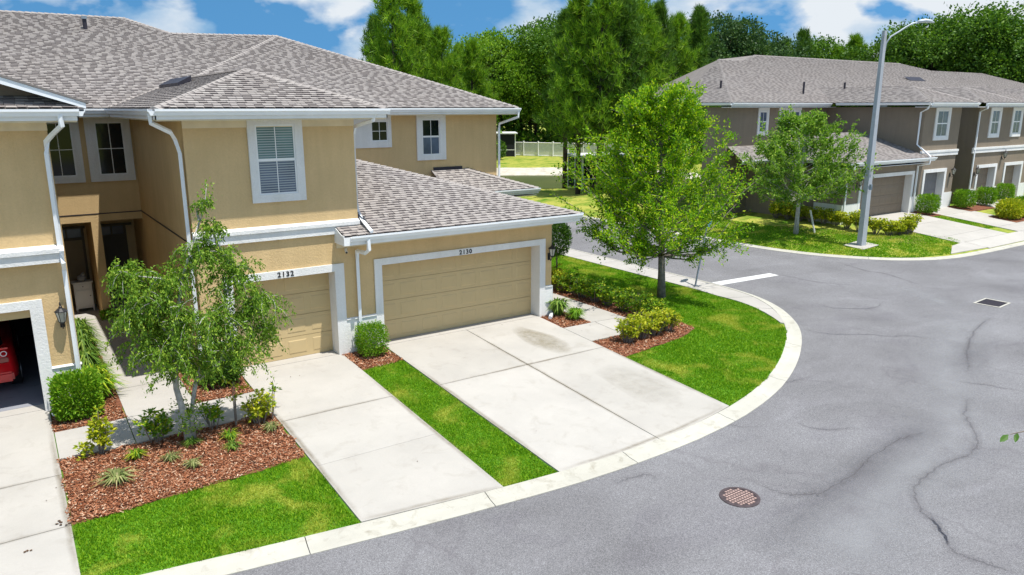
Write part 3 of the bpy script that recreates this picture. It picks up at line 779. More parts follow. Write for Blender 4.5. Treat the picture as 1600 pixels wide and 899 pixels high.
# plinth
for a, b in ((.33, .84), (3.27, 3.78), (6.64, 7.44), (12.8, 13.05)): MB().box(a, W-.035, 0, b, W-.001, .89).build('plinth', M['trimwhite'], H)
for a, b in ((.33, .86), (6.64, 7.44), (12.8, 13.07)): MB().prism([(W-.06, .89), (W-.06, .905), (W-.001, .93), (W-.001, .89)], 'x', a, b).build('plinth_cap', M['trimwhite'], H)
MB().box(13.0501, W-.035, 0, 13.085, W+.6, .89).build('plinth', M['trimwhite'], H)
# belt bands; the left one is deepened for the shadow it casts below
for a, b, pr in ((-5.4, .78, .2), (3.25, 7.08, .07)):
    MB().prism([(W-pr, 3.08), (W-pr, 3.275), (W-.002, 3.275), (W-.002, 3.08)], 'x', a, b).build('belt_band', M['trimwhite'], H)
    MB().prism([(W-pr-.04, 3.277), (W-pr-.04, 3.36), (W-.002, 3.41), (W-.002, 3.277)], 'x', a, b+.005).build('belt_band', M['trimwhite'], H)
# frieze under the eaves
for a, b in ((-5.4, .845), (3.265, 7.085)): MB().box(a, W-.03, 5.62, b, W-.001, ZS).build('frieze', M['soffit'], H)
# garage surrounds
def surround(xi0, xi1, xo0, xo1, zi, zo, par=H, Y=W, tm='trimwhite', z0=0, dep=.39):
    pr = .045
    MB().box(xo0, Y-pr, z0, xi0, Y+dep, zi).build('door_trim', M[tm], par); MB().box(xi1, Y-pr, z0, xo1, Y+dep, zi).build('door_trim', M[tm], par)
    MB().box(xo0, Y-pr, zi, xo1, Y+dep, zo).build('door_trim', M[tm], par)
for args in ((-4.75+.01, .13-.001, -4.93, .33, 2.17, 2.35), (3.97+.001, 6.42-.001, 3.78, 6.64, 2.16, 2.34), (7.62+.001, 12.62-.001, 7.44, 12.8, 2.17, 2.34)):
    xi0, xi1, xo0, xo1, zi, zo = args
    pr = .045
    MB().box(xo0, W-pr, 0.0, xi0, W-.003, zo).build('door_trim', M['trimwhite'], H); MB().box(xi1, W-pr, 0, xo1, W-.003, zo).build('door_trim', M['trimwhite'], H)
    MB().box(xi0, W-pr, zi, xi1, W-.003, zo).build('door_trim', M['trimwhite'], H)
    MB().box(xi1-.022, W-.044, 0, xi1+.01, W+.40, zi-.001).build('door_jamb', M['trimwhite'], H); MB().box(xi0-.01, W-.044, 0, xi0+.022, W+.40, zi-.001).build('door_jamb', M['trimwhite'], H)
garage_door(H, 3.97, 6.42, .03, 2.17, W+.39, 4, 4, 'door_tan')
garage_door(H, 7.62, 12.62, .03, 2.18, W+.39, 8, 4, 'door_tan')
# open garage of the left unit: raised door edge, dark interior
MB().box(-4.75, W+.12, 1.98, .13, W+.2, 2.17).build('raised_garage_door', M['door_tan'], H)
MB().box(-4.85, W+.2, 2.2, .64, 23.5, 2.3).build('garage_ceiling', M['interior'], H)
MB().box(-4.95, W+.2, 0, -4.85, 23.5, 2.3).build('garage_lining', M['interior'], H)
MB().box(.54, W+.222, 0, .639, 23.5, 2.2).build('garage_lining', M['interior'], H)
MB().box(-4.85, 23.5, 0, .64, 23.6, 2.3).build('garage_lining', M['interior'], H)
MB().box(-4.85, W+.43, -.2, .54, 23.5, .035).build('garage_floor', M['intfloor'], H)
# entry doors
def entry(x0, x1, Y, dx0, dx1, material, side=None):
    d = MB().box(dx0, Y-.05, .06, dx1, Y-.01, 2.1).build('entry_door', M[material], H)
    cw = (dx1-dx0)/2
    for i in range(2):
        for (a, b) in ((.25, .95), (1.1, 1.9)): MB().box(dx0+i*cw+.09, Y-.062, a, dx0+(i+1)*cw-.07, Y-.05, b).build('panel', M[material], d)
    MB().box(dx1-.12, Y-.1, .98, dx1-.07, Y-.05, 1.08).build('handle', M['rim'], d)
    f = MB()
    f.box(x0, Y-.07, .04, dx0, Y, 2.45); f.box(dx1, Y-.07, .04, dx1+.07, Y, 2.45); f.box(dx0, Y-.07, 2.1, dx1, Y, 2.18); f.box(x0, Y-.07, 2.45, x1, Y, 2.52)
    f.box((dx0+dx1)/2-.02, Y-.07, 2.18, (dx0+dx1)/2+.02, Y, 2.45)
    f.build('door_frame', M['cabinet' if material == 'door_tan' else 'entrydoor'], H)
    MB().box(dx0, Y-.03, 2.18, (dx0+dx1)/2-.02, Y-.02, 2.45).build('transom_pane', M['glass_blue'], H); MB().box((dx0+dx1)/2+.02, Y-.03, 2.18, dx1, Y-.02, 2.45).build('transom_pane', M['glass_blue'], H)
M['door_darktan'] = m_simple('entry_darktan', (.28, .22, .13), .6, .05)  # darker tan than the garage doors
entry(.9, 1.9, 26.2, 1.0, 1.78, 'door_darktan'); entry(2.2, 3.2, 26.2, 2.28, 2.95, 'entrydoor')
# windows
window(H, 4.59, 5.82, 3.95, 5.775, W, 4.79, 5.60, 4.16, 5.64, 2, 2, 4.90, 'glass_teal', 'glass_blue', True)
for gx in (1.08, 2.355):
    window(H, max(.85, gx-.28), gx+.86, 4.01, 5.775, YR, gx, gx+.64, 4.22, 5.62, 2, 2)
sc_ = 1.122
for gx in (9.35,): pass
# high twin windows and the sash window of the right wing
window(H, 9.25, 11.37, 4.70, 5.775, YR, 10.66, 11.2, 4.95, 5.56, 2, 2)
MB().box(9.27, YR-.06, 4.72, 10.6, YR-.056, 5.77)
window(H, 9.0, 10.58, 4.701, 5.774, YR-.002, 9.62, 10.16, 4.95, 5.56, 2, 2)
window(H, 12.35, 13.52, 4.20, 5.775, YR, 12.6, 13.24, 4.42, 5.6, 2, 2, 5.03, 'glass_dark', 'glass_blue')
# eaves: soffit, fascia, gutters, roof faces
R = thing('x', (0, 0, 0), 'x', 'x'); bpy.data.objects.remove(R)
def soffit(x0, y0, x1, y1, z=ZS, par=None): MB().box(x0, y0, z, x1, y1, z+.03).build('soffit', M['soffit'], par or H)
soffit(-6, GT+.02, 1.32, W+.6); soffit(2.7, GT+.02, 7.66, W+.6); soffit(2.7, W+.6, 3.4, YR); soffit(.8, W+.6, 1.32, YR)
soffit(1.32, YR-.58, 2.7, YR+.2); soffit(7.0, W+.6, 7.66, YR-.6); soffit(7.0, YR-.58, 16.3, YR+.3); soffit(15.7, YR+.3, 16.3, 40)
def fascia(x0, y0, x1, y1, z0=5.81, z1=6.01, par=None):
    MB().box(min(x0, x1)-.012, min(y0, y1)-.012, z0-.0, max(x0, x1)+.012, max(y0, y1)+.012, z1).build('fascia', M['white'], par or H)
fascia(-6, GT, 1.34, GT); fascia(2.68, GT, 7.68, GT); fascia(2.68, GT, 2.68, YR-.6); fascia(1.34, GT, 1.34, YR-.6); fascia(1.34, YR-.6, 2.68, YR-.6); fascia(7.68, GT, 7.68, YR-.6); fascia(7.68, YR-.6, 16.34, YR-.6); fascia(16.34, YR-.6, 16.34, 40)
gutter(H, [(-6, GT-.013), (1.36, GT-.013)], ZG); gutter(H, [(2.66, GT-.013), (7.72, GT-.013)], ZG); gutter(H, [(2.667, YR-.62), (2.667, GT+.0)], ZG)
gutter(H, [(1.353, GT+.02), (1.353, YR-.62)], ZG)
gutter(H, [(1.34, YR-.613), (2.68, YR-.613)], ZG); gutter(H, [(7.7, YR-.613), (16.36, YR-.613)], ZG); gutter(H, [(16.353, YR-.6), (16.353, 40)], ZG)

ROOF = bpy.data.objects.new('roof', None)
zE = 6.03; P_ = .36
def mp_(x, y): return (x, y, zE+P_*(y-(YR-.6)))
rf = MB()
ye = YR-.6
Am = mp_(9.9, 31.41); R1 = mp_(4.6, 32.74); R2 = mp_(5.87, 31.03)
mainA = [(-7, ye, zE), mp_(4.6, ye), R1, (-7, 32.74, R1[2])]
mainB = [mp_(4.6, ye), mp_(5.87, ye), R2, R1]
mainC = [mp_(5.87, ye), mp_(9.9, ye), Am, R2]
mainD = [mp_(9.9, ye), (16.34, ye, zE), Am]
zB = zE+P_*2.5
blkF = [(2.66, GT, zE), (7.68, GT, zE), (5.17, GT+2.5, zB)]
yb = ye+2.5
blkL = [(2.66, yb-2.4, zE), (2.66, GT, zE), (5.17, GT+2.5, zB), (5.17, yb, zB)]
blkR = [(7.68, GT, zE), (7.68, yb-2.4, zE), (5.17, yb, zB), (5.17, GT+2.5, zB)]
gzE = 3.08; gp = .30; gy0 = GT; gX = 13.62; gt = 5.2
garF = [(6.48, gy0, gzE), (gX, gy0, gzE), (gX-gt, gy0+gt, gzE+gp*gt), (7.08, gy0+gt, gzE+gp*gt), (7.08, W, gzE+gp*.6), (6.48, W, gzE+gp*.6)]
garF1 = [(7.08, gy0, gzE), (gX, gy0, gzE), (gX-gt, gy0+gt, gzE+gp*gt), (7.08, gy0+gt, gzE+gp*gt)]
garF2 = [(6.48, gy0, gzE), (7.08, gy0, gzE), (7.08, W, gzE+gp*.6), (6.48, W, gzE+gp*.6)]
garR = [(gX, gy0, gzE), (gX, 22.8, gzE), (gX-gt, gy0+gt, gzE+gp*gt)]
garB = [(gX, YR, gzE+.0), (7.08, YR, gzE+gp*gt-.9), (7.08, gy0+gt, gzE+gp*gt), (gX-gt, gy0+gt, gzE+gp*gt)]
yE2 = 22.84; entZ = 3.08
entF = [(12.9, yE2, entZ), (16.75, yE2, entZ), (14.35, YR, entZ+.74), (12.9, YR, entZ+.74)]
entR = [(16.75, yE2, entZ), (16.75, 25.2, entZ), (15.74, YR+.8, entZ+.42), (14.35, YR, entZ+.74)]
lskA = [(-7, GT, zE), (1.36, GT, zE), (1.36, W, zE+P_*.6), (-7, W, zE+P_*.6)]
faces = [mainA, mainB, mainC, mainD, blkF, blkL, blkR, garF1, garF2, garR, garB, entF, entR, lskA]
for f in faces: rf.poly([(x, y, z-.012) for x, y, z in f])
# back and side slopes, closing the volume
rf.poly([R1, (-7, 32.74, R1[2]), (-7, 41, zE), (6, 41, zE)]); rf.poly([R2, Am, (16.34, 41, zE), (6, 41, zE)]); rf.poly([R1, R2, (6, 41, zE)]); rf.poly([Am, (16.34, ye, zE), (16.34, 41, zE)])
ROOF = rf.build('roof', M['deck'], H)
rr = random.Random(5)
S1 = Shingles(); singles = []
S1.face(garF1, (1, 0, 0), rr, keep=singles); S1.face(garF2, (1, 0, 0), rr); S1.face(garR, (0, 1, 0), rr)
for f in (mainA, mainB, mainC, mainD, blkF): S1.face([tuple(p) for p in f], (1, 0, 0), rr)
S1.face([tuple(p) for p in blkL], (0, 1, 0), rr); S1.face([tuple(p) for p in blkR], (0, 1, 0), rr)
S1.face(entF, (1, 0, 0), rr); S1.face(entR, (0, 1, 0), rr); S1.face(lskA, (1, 0, 0), rr)
singles.sort(key=lambda s: (s[0]-Vector((0, 0, CAM_H))).length)
wq = [.11, .14, .17, .20, .23, .26, .29, .32]; meshes = {}
for k, (c, u, sv, n, w, t, dk) in enumerate(singles):
    if k < 300:
        wi = min(wq, key=lambda a: abs(a-w)); key = (wi, t, dk)
        if key not in meshes:
            m = MB(); e = .142; o0 = n*(-.006-t)
            a, b, cc_, d = Vector((0, 0, 0)), u*(wi-.006), u*(wi-.006)+sv*e-n*t, sv*e-n*t
            m.v = [tuple(a), tuple(b), tuple(cc_), tuple(d), tuple(a+o0), tuple(b+o0), tuple(cc_+n*-.006), tuple(d+n*-.006)]; m.f = [(0, 1, 2, 3), (4, 5, 1, 0), (1, 5, 6, 2), (4, 0, 3, 7), (2, 6, 7, 3), (4, 7, 6, 5)]
            if dk:
                m.v += [tuple(a+n*.004), tuple(b+n*.004), tuple(b+(sv*e-n*t)*.47+n*.004), tuple(a+(sv*e-n*t)*.47+n*.004)]; m.f.append((8, 9, 10, 11))
            meshes[key] = m.mesh('shingle'); meshes[key].materials.append(M['shingle1']); meshes[key].materials.append(M['shingle1_dark'])
            if dk: meshes[key].polygons.foreach_set('material_index', [0, 1, 0, 0, 0, 0, 1])
        link('shingle', meshes[key], None, ROOF, c)
    else:
        b0 = len(S1.v); e = .142; o0 = n*(-.006-t)
        S1.v += [tuple(c), tuple(c+u*(w-.008)), tuple(c+u*(w-.008)+sv*e-n*t), tuple(c+sv*e-n*t), tuple(c+o0), tuple(c+u*(w-.008)+o0)]
        S1.f += [(b0, b0+1, b0+2, b0+3), (b0+4, b0+5, b0+1, b0)]; S1.dk += [False, dk]
        if dk:
            k2 = len(S1.v); dd = (sv*e-n*t)*.47; S1.v += [tuple(c+n*.004), tuple(c+u*(w-.008)+n*.004), tuple(c+u*(w-.008)+dd+n*.004), tuple(c+dd+n*.004)]; S1.f.append((k2, k2+1, k2+2, k2+3)); S1.dk.append(True)
S1.build(ROOF, 'shingle')
ridge_caps(ROOF, [((2.66, GT, zE), (5.17, GT+2.5, zB)), ((7.68, GT, zE), (5.17, GT+2.5, zB)), ((5.17, GT+2.5, zB), (5.17, yb, zB)),
                  (mp_(5.5, 26.25), Am), (Am, (16.34, ye, zE)), ((-7, 32.74, R1[2]), R1), (R1, R2), (R2, Am),
                  ((gX, gy0, gzE), (gX-gt, gy0+gt, gzE+gp*gt)), ((16.75, yE2, entZ), (14.35, YR, entZ+.74))])
# valley metal where block roof meets the main slope
MB().tube([(2.7, ye+.02, zE+.02), (5.17, yb, zB+.02)], .03, 4).build('valley_flashing', M['cap'], ROOF)
# garage eave
MB().box(6.46, GT-.0, 2.86, gX, GT+.02, 3.06).build('fascia', M['white'], H); MB().box(6.46, GT+.02, 2.86, 6.485, W-.0, 3.1).build('fascia', M['white'], H)
MB().prism([(GT+.02, 3.06), (W-.001, 3.26), (W-.001, 2.86), (GT+.02, 2.86)], 'x', 6.455, 6.47).build('fascia', M['white'], H)
MB().box(gX-.02, GT+.02, 2.86, gX, YR, 3.06).build('fascia', M['white'], H)
MB().box(6.49, GT+.02, 2.862, gX-.02, W-.001, 2.89).build('soffit', M['soffit'], H); MB().box(13.06, W+.001, 2.862, gX-.02, YR, 2.89).build('soffit', M['soffit'], H)
MB().box(6.49, W-.03, 2.72, 13.07, W-.002, 2.861).build('frieze', M['soffit'], H)
gutter(H, [(6.62, GT-.001), (gX+.02, GT-.001)], 3.09)
gutter(H, [(gX+.001, GT), (gX+.001, YR)], 3.09)
# small entry roof eave and porch wall
MB().box(12.9, yE2, 2.88, 16.75, yE2+.02, 3.07).build('fascia', M['white'], H); gutter(H, [(12.9, yE2-.001), (16.77, yE2-.001)], 3.09)
MB().box(12.9, yE2+.02, 2.8, 16.7, YR+1, 2.83).build('soffit', M['soffit'], H)
MB().box(15.0, 23.5, 0, 16.1, 23.7, 2.8).build('wall', M['stucco'], H); MB().box(15.9, 23.7, 0, 16.1, 25.5, 2.8).build('wall', M['stucco'], H)
# step flashing and dark gaps
MB().box(13.0, YR-.03, entZ+.72, 14.2, YR-.004, entZ+.85).build('flashing', M['flash'], H)
MB().poly([(7.095, W+.02, 3.36), (7.3, W+.0, 3.30), (7.3, W-.35, 3.22), (7.25, W-.35, 3.27), (7.12, W+.02, 3.5)]).build('flashing', M['flash'], H)
MB().box(7.085, W+.0, 3.27, 7.11, W+.7, 3.55).build('flashing', M['flash'], H)
# gable over the left unit
gz = lambda x: 6.03+.36*(1.2-x)+.17
m = MB(); m.prism([(1.25, 6.1), (1.25, 6.13), (-3, gz(-3)), (-3, 6.1)], 'y', W+.02, W+.1); m.build('gable_wall', M['stucco_brown'], H)  # brown puts the rake overhang's shade into the wall colour
m = MB(); m.prism([(1.5, 6.03), (1.5, 6.13), (-3.2, gz(-3.0)+.07), (-3.2, gz(-3.0)-.12)], 'y', GT+.05, GT+.09); m.build('rake_board', M['gutter'], H)
m = MB(); m.prism([(1.55, 6.12), (1.55, 6.16), (-3.2, gz(-3.0)+.11), (-3.2, gz(-3.0)+.07)], 'y', GT+.03, YR-.4); m.build('gable_roof', M['deck'], H)
# downspouts
def dsp(pts): return downspout(H, pts)
dsp([(1.05, GT-.06, 5.92), (1.05, GT-.06, 5.72), (.90, W-.28, 5.55), (.80, W-.09, 5.42), (.775, W-.07, 5.2), (.775, W-.1, 3.4), (.775, W-.25, 3.3), (.775, W-.25, 3.08), (.785, W-.09, 2.9), (.785, W-.09, .15), (.74, W-.2, .05)])
dsp([(2.62, GT+.25, 5.92), (2.62, GT+.25, 5.75), (3.0, W-.2, 5.55), (3.12, W+.1, 5.4), (3.2, W+.12, 5.1), (3.2, W+.12, .1)])
dsp([(7.4, GT+.0, 5.92), (7.35, GT+.05, 5.75), (7.2, W+.2, 5.6), (7.17, W+.25, 5.3), (7.17, W+.25, 3.75), (7.17, W+.2, 3.55), (7.17, W-.05, 3.36), (7.17, GT+.0, 3.14)])
dsp([(7.05, GT-.06, 3.0), (7.05, GT-.06, 2.72), (7.03, GT+.1, 2.62), (6.98, W-.1, 2.62), (6.98, W-.08, 2.4), (6.98, W-.08, .1)])
dsp([(16.3, ye-.06, 5.9), (16.3, ye-.06, 5.7), (15.85, YR-.05, 5.45), (15.82, YR-.05, 5.2), (15.82, YR-.05, .1)])
for a, b in (((.62, 16.98, .07), (.22, 16.75, .06)), ((13.0, 17.02, .07), (12.72, 16.72, .06))):
    MB().tube([a, ((a[0]+b[0])/2, (a[1]+b[1])/2, .075), b], .055, 10).build('drain_pipe', M['gutter'], H)
# roof vents
MB().tube([mp_(3.1, 31.0), (3.1, 31.0, mp_(3.1, 31.0)[2]+.35)], .07, 8).build('vent_pipe', M['flash'], H)
MB().box(3.02, 30.9, mp_(3.1, 31)[2]+.35, 3.18, 31.1, mp_(3.1, 31)[2]+.45).build('vent_cap', M['galv'], H)
def lf(x, y): return zE+P_*(x-2.66)
m = MB(); m.v = []; x0, x1, y0, y1 = 4.25, 4.6, 22.2, 25.0
m.poly([(x0, y0, lf(x0, 0)+.1), (x0, y1, lf(x0, 0)+.1), (x1, y1, lf(x1, 0)+.16), (x1, y0, lf(x1, 0)+.16)]); m.poly([(x0, y0, lf(x0, 0)), (x0, y1, lf(x0, 0)), (x0, y1, lf(x0, 0)+.1), (x0, y0, lf(x0, 0)+.1)]); m.poly([(x0, y0, lf(x0, 0)), (x0, y0, lf(x0, 0)+.1), (x1, y0, lf(x1, 0)+.16), (x1, y0, lf(x1, 0))])
m.build('roof_vent', M['flash'], H)
# numbers
def number(txt, x, z, h, par=H, Y=W-.048, material='letter'):
    cu = bpy.data.curves.new('house_number', 'FONT'); cu.body = txt; cu.size = h/.7; cu.extrude = .006; cu.align_x = 'CENTER'; cu.space_character = 1.25; cu.offset = .004
    o = bpy.data.objects.new('tmp', cu); COL.objects.link(o); dg = bpy.context.evaluated_depsgraph_get(); me = bpy.data.meshes.new_from_object(o.evaluated_get(dg)); bpy.data.objects.remove(o)
    me.name = 'house_number'; me.transform(Matrix.Rotation(math.radians(90), 4, 'X')); me.materials.clear(); me.materials.append(M[material])
    return link('house_number', me, None, par, (x, Y, z))
number('2132', 5.2, 2.195, .115); number('2130', 10.1, 2.195, .115)

lantern((.62, W, 1.98), 'black and glass wall lantern beside the open garage of the left unit')
lantern((12.95, W, 1.95), 'black wall lantern on the corner right of garage 2130')
t = thing('security_camera', (6.72, W, 2.66), 'small white security camera under the eave between garages 2132 and 2130', 'camera')
MB().box(6.69, W-.03, 2.64, 6.75, W, 2.70).build('mount', M['white'], t); MB().tube([(6.72, W-.02, 2.67), (6.68, W-.16, 2.62)], .032, 10).build('housing', M['white'], t); MB().tube([(6.68, W-.16, 2.62), (6.676, W-.17, 2.616)], .026, 10).build('lens', M['dark'], t)
# cabinet on the porch with an ornament
zf_ = .03; t = thing('cabinet', (1.55, 25.5, zf_), 'small white cabinet with drawer and door on the entry porch', 'cabinet')
x0, x1, y0, y1 = 1.33, 1.83, 25.35, 25.7
MB().box(x0+.01, y0, zf_+.1, x1-.01, y1, zf_+.88).build('body', M['cabinet'], t); MB().box(x0-.03, y0-.03, zf_+.88, x1+.03, y1+.02, zf_+.91).build('top', M['cabinet'], t)
MB().box(x0+.04, y0-.015, zf_+.7, x1-.04, y0, zf_+.85).build('drawer', M['cabinet'], t); MB().box(x0+.04, y0-.015, zf_+.16, x1-.04, y0, zf_+.67).build('door', M['cabinet'], t)
for a in (x0+.01, x1-.05):
    for b in (y0, y1-.04): MB().box(a, b, zf_, a+.04, b+.04, zf_+.1).build('leg', M['cabinet'], t)
MB().tube([(1.58, y0-.015, zf_+.775), (1.58, y0-.04, zf_+.775)], .015, 8).build('knob', M['dark'], t); MB().tube([(x1-.08, y0-.015, zf_+.48), (x1-.08, y0-.04, zf_+.48)], .015, 8).build('knob', M['dark'], t)
t = thing('ornament', (1.58, 25.5, zf_+.915), 'pale grey ceramic bird ornament on top of the white cabinet', 'ornament')
MB().lathe((1.58, 25.5, zf_+.915), [(.06, 0), (.1, .03), (.13, .09), (.11, .15), (.06, .19)], 14).build('body', M['ceramic'], t, True)
MB().lathe((1.63, 25.48, zf_+1.08), [(.02, -.03), (.05, 0), (.06, .04), (.04, .08), (.01, .1)], 12).build('head', M['ceramic'], t, True)

# ------------------------------------------------------------------ red car in the open garage
def car(x, y, z, label):
    t = thing('car', (x, y, z), label, 'car'); wd2 = .88
    secs = [(0, .42, .80, .86), (.06, .30, 1.0, .93), (.35, .24, 1.06, 1.0), (.9, .22, 1.06, 1.0), (1.9, .2, 1.04, 1.0), (2.9, .2, 1.0, 1.0), (3.6, .22, .9, .98), (4.1, .28, .75, .92), (4.3, .38, .62, .8)]
    m = MB(); prof_n = 12
    for (yy, z0, z1, k) in secs:
        w_ = wd2*k; zz = [(w_*.86, z0), (w_*.98, z0+.08), (w_, z0+.28), (w_*.98, (z0+z1)/2+.06), (w_*.93, z1-.06), (w_*.82, z1)]
        for a, b in zz + [(-a, b) for a, b in zz[::-1]]: m.v.append((x+a, y+yy, z+b))
    for i in range(len(secs)-1):
        for j in range(12): q = (j+1) % 12; m.f.append((i*12+j, i*12+q, (i+1)*12+q, (i+1)*12+j))
    m.f.append(tuple(range(12))[::-1]); m.f.append(tuple((len(secs)-1)*12+j for j in range(12)))
    m.build('body', M['red'], t, True)
    m = MB()
    for (yy, z1, k) in ((.25, 1.04, .8), (.75, 1.36, .68), (1.6, 1.42, .68), (2.3, 1.36, .68), (3.1, 1.0, .8)):
        for a, b in ((k*wd2, 1.02), (k*wd2*.97, z1-.04), (k*wd2*.86, z1), (-k*wd2*.86, z1), (-k*wd2*.97, z1-.04), (-k*wd2, 1.02)): m.v.append((x+a, y+yy, z+b))
    for i in range(4):
        for j in range(6): q = (j+1) % 6; m.f.append((i*6+j, i*6+q, (i+1)*6+q, (i+1)*6+j))
    m.build('cabin_glass', M['glass_dark'], t)
    MB().box(x-.56, y+.7, z+1.36, x+.56, y+2.35, z+1.44).build('roof_panel', M['red'], t, bevel=.03)
    MB().box(x-.78, y-.06, z+.3, x+.78, y+.1, z+.52).build('bumper', M['red'], t, bevel=.04)
    MB().box(x-.74, y-.02, z+1.02, x+.74, y+.16, z+1.06).build('spoiler', M['red'], t, bevel=.01)
    for sx in (-1, 1):
        MB().box(x+sx*.6-.12, y-.015, z+.72, x+sx*.6+.12, y+.05, z+.84).build('tail_light', M['lens'], t, bevel=.015)
        for yy in (.75, 3.45):
            c = (x+sx*.8, y+yy, z+.31)
            wm = MB(); wm.tube([(c[0]-.1, c[1], c[2]), (c[0]+.1, c[1], c[2])], .31, 20)
            wh = wm.build('wheel', M['tyre'], t); rm = MB(); rm.tube([(c[0]+sx*.09, c[1], c[2]), (c[0]+sx*.112, c[1], c[2])], .2, 14); rm.build('rim', M['rim'], wh)
    # white lettering and ring across the tail
    cu = bpy.data.curves.new('lettering', 'FONT'); cu.body = 'BO'; cu.size = .17; cu.extrude = .004; cu.align_x = 'RIGHT'
    o = bpy.data.objects.new('tmp', cu); COL.objects.link(o); me = bpy.data.meshes.new_from_object(o.evaluated_get(bpy.context.evaluated_depsgraph_get())); bpy.data.objects.remove(o)
    me.transform(Matrix.Rotation(math.radians(90), 4, 'X')); me.materials.clear(); me.materials.append(M['white'])
    link('lettering', me, None, t, (x+.72, y-.05, z+.88))
    return t
car(-1.12, 18.55, .035, 'red hatchback with white lettering on its tail parked inside the open garage')

# ------------------------------------------------------------------ far brown townhouses
FY = 22.0; FZ = .25
F = thing('townhouse', (42, FY, FZ), 'brown stucco townhouse row with grey shingle roof across the street', 'townhouse')
sb_ = 'stucco_brown'
zs = FZ+ZS
wall_front('wall', 35.6, 42.45, FZ-.6, FZ+2.75, FY, [(36.95, 41.85, -2, FZ+2.15)], M[sb_], F, .4)
MB().box(35.4, FY, FZ-.8, 35.599, 29.5, FZ+2.75).build('wall', M[sb_], F)
wall_front('wall', 42.451, 46.45, FZ-.6, zs, FY, [(43.2, 45.35, -2, FZ+2.15)], M[sb_], F, .4)
MB().box(46.25, FY+.401, FZ-.6, 46.449, 29, zs).build('wall', M[sb_], F); MB().box(42.451, FY+.401, FZ, 42.65, 28.3, zs).build('wall', M[sb_], F)
wall_front('wall', 48.6, 56.2, FZ-.6, zs, FY, [(49.4, 51.6, -2, FZ+2.15), (53.0, 55.2, -2, FZ+2.15)], M[sb_], F, .4)
MB().box(48.6, FY+.401, FZ-.6, 48.8, 29, zs).build('wall', M[sb_], F)
wall_front('wall', 56.2, 70, FZ-.6, zs, FY+.8, [], M[sb_], F, .2)
MB().box(46.45, 28.8, FZ-.6, 48.6, 29, zs).build('wall', M[sb_], F)
wall_front('wall', 33.5, 42.45, FZ-1., zs, 28.0, [], M[sb_], F, .2); MB().box(33.3, 28.0, FZ-1, 33.5, 29.6, zs).build('wall', M[sb_], F)
for a, b in ((42.4, 46.5), (48.3, 52.9), (52.9, 58)):
    pr = .08
    MB().box(a, FY-pr, FZ+3.08, b-.002, FY-.002, FZ+3.28).build('belt_band', M['trimwhite'], F); MB().box(a, FY-pr-.03, FZ+3.282, b-.002, FY-.002, FZ+3.4).build('belt_band', M['trimwhite'], F)
for a, b in ((35.56, 36.77), (42.05, 42.98), (45.57, 46.48), (48.57, 49.2), (51.8, 52.8), (55.4, 56.2)): MB().box(a, FY-.04, FZ-.5, b, FY-.002, FZ+.9).build('plinth', M['trimwhite'], F)
MB().box(35.36, FY-.04, FZ-.8, 35.56, FY+1.6, FZ+.9).build('plinth', M['trimwhite'], F)
def fsur(a, b, zi=FZ+2.15, zo=FZ+2.34, t_=.2):
    for q in ((a-t_, a, FZ-.5, zo), (b, b+t_, FZ-.5, zo), (a, b, zi, zo)): MB().box(q[0], FY-.05, q[2], q[1], FY-.003, q[3]).build('door_trim', M['trimwhite'], F)
    MB().box(b-.02, FY-.048, FZ-.3, b+.01, FY+.38, zi-.001).build('door_jamb', M['trimwhite'], F)
for a, b, mt, c in ((36.95, 41.85, 'door_brown', 8), (43.2, 45.35, 'door_grey', 4), (49.4, 51.6, 'door_brown', 4), (53.0, 55.2, 'door_brown', 4)):
    fsur(a, b); garage_door(F, a, b, FZ-.02, FZ+2.17, FY+.36, c, 4, mt)
for a, b in ((43.55, 45.2), (50.0, 51.4), (52.9, 54.3), (57.2, 58.5)):
    yy = FY if a < 56 else FY+.8
    window(F, a, b, FZ+3.95, FZ+5.75, yy, a+.28, b-.28, FZ+4.2, FZ+5.55, 2, 2, FZ+4.88, 'glass_blue', 'glass_blue')
window(F, 35.9, 36.85, FZ+4.2, FZ+5.75, 28.0, 36.1, 36.65, FZ+4.45, FZ+5.5, 2, 2, FZ+4.98, 'glass_blue', 'glass_blue')
window(F, 37.75, 38.8, FZ+4.65, FZ+5.75, 28.0, 37.95, 38.6, FZ+4.85, FZ+5.5, 2, 1, None, 'glass_blue'); window(F, 38.802, 39.85, FZ+4.65, FZ+5.75, 28.0, 39.0, 39.65, FZ+4.85, FZ+5.5, 2, 1, None, 'glass_blue')
# roof
fe = 6.03+FZ
def fm(x, y, y0=27.4, p=.36): return (x, y, fe+p*(y-y0))
ff = []
A1 = (36.8, 32.3, fm(0, 31.0)[2]+.35)
pk = (40.9, 35.4, fm(0, 35.4)[2]); v0 = (43.2, 35.3, fm(0, 35.3)[2]-.02); r0_ = (46.4, 36.9, fm(0, 36.9)[2]); r1_ = (66, 36.9, fm(0, 36.9)[2])
ff += [([(32.9, 27.4, fe), (42, 27.4, fe), v0, pk], (1, 0, 0)), ([(42, 27.4, fe), (66, 27.4, fe), r1_, r0_, v0], (1, 0, 0)), ([(66, 27.4, fe), (68, 27.4, fe), fm(68, 35.2), r1_], (1, 0, 0)), ([(68, 27.4, fe), (85, 27.4, fe), fm(77, 35.2), fm(68, 35.2)], (1, 0, 0))]
lb_ = (37.0, 33.4, fe+.36*4.1); ff += [([(32.9, 29.8, fe), (32.9, 27.4, fe), pk, lb_], (0, 1, 0))]
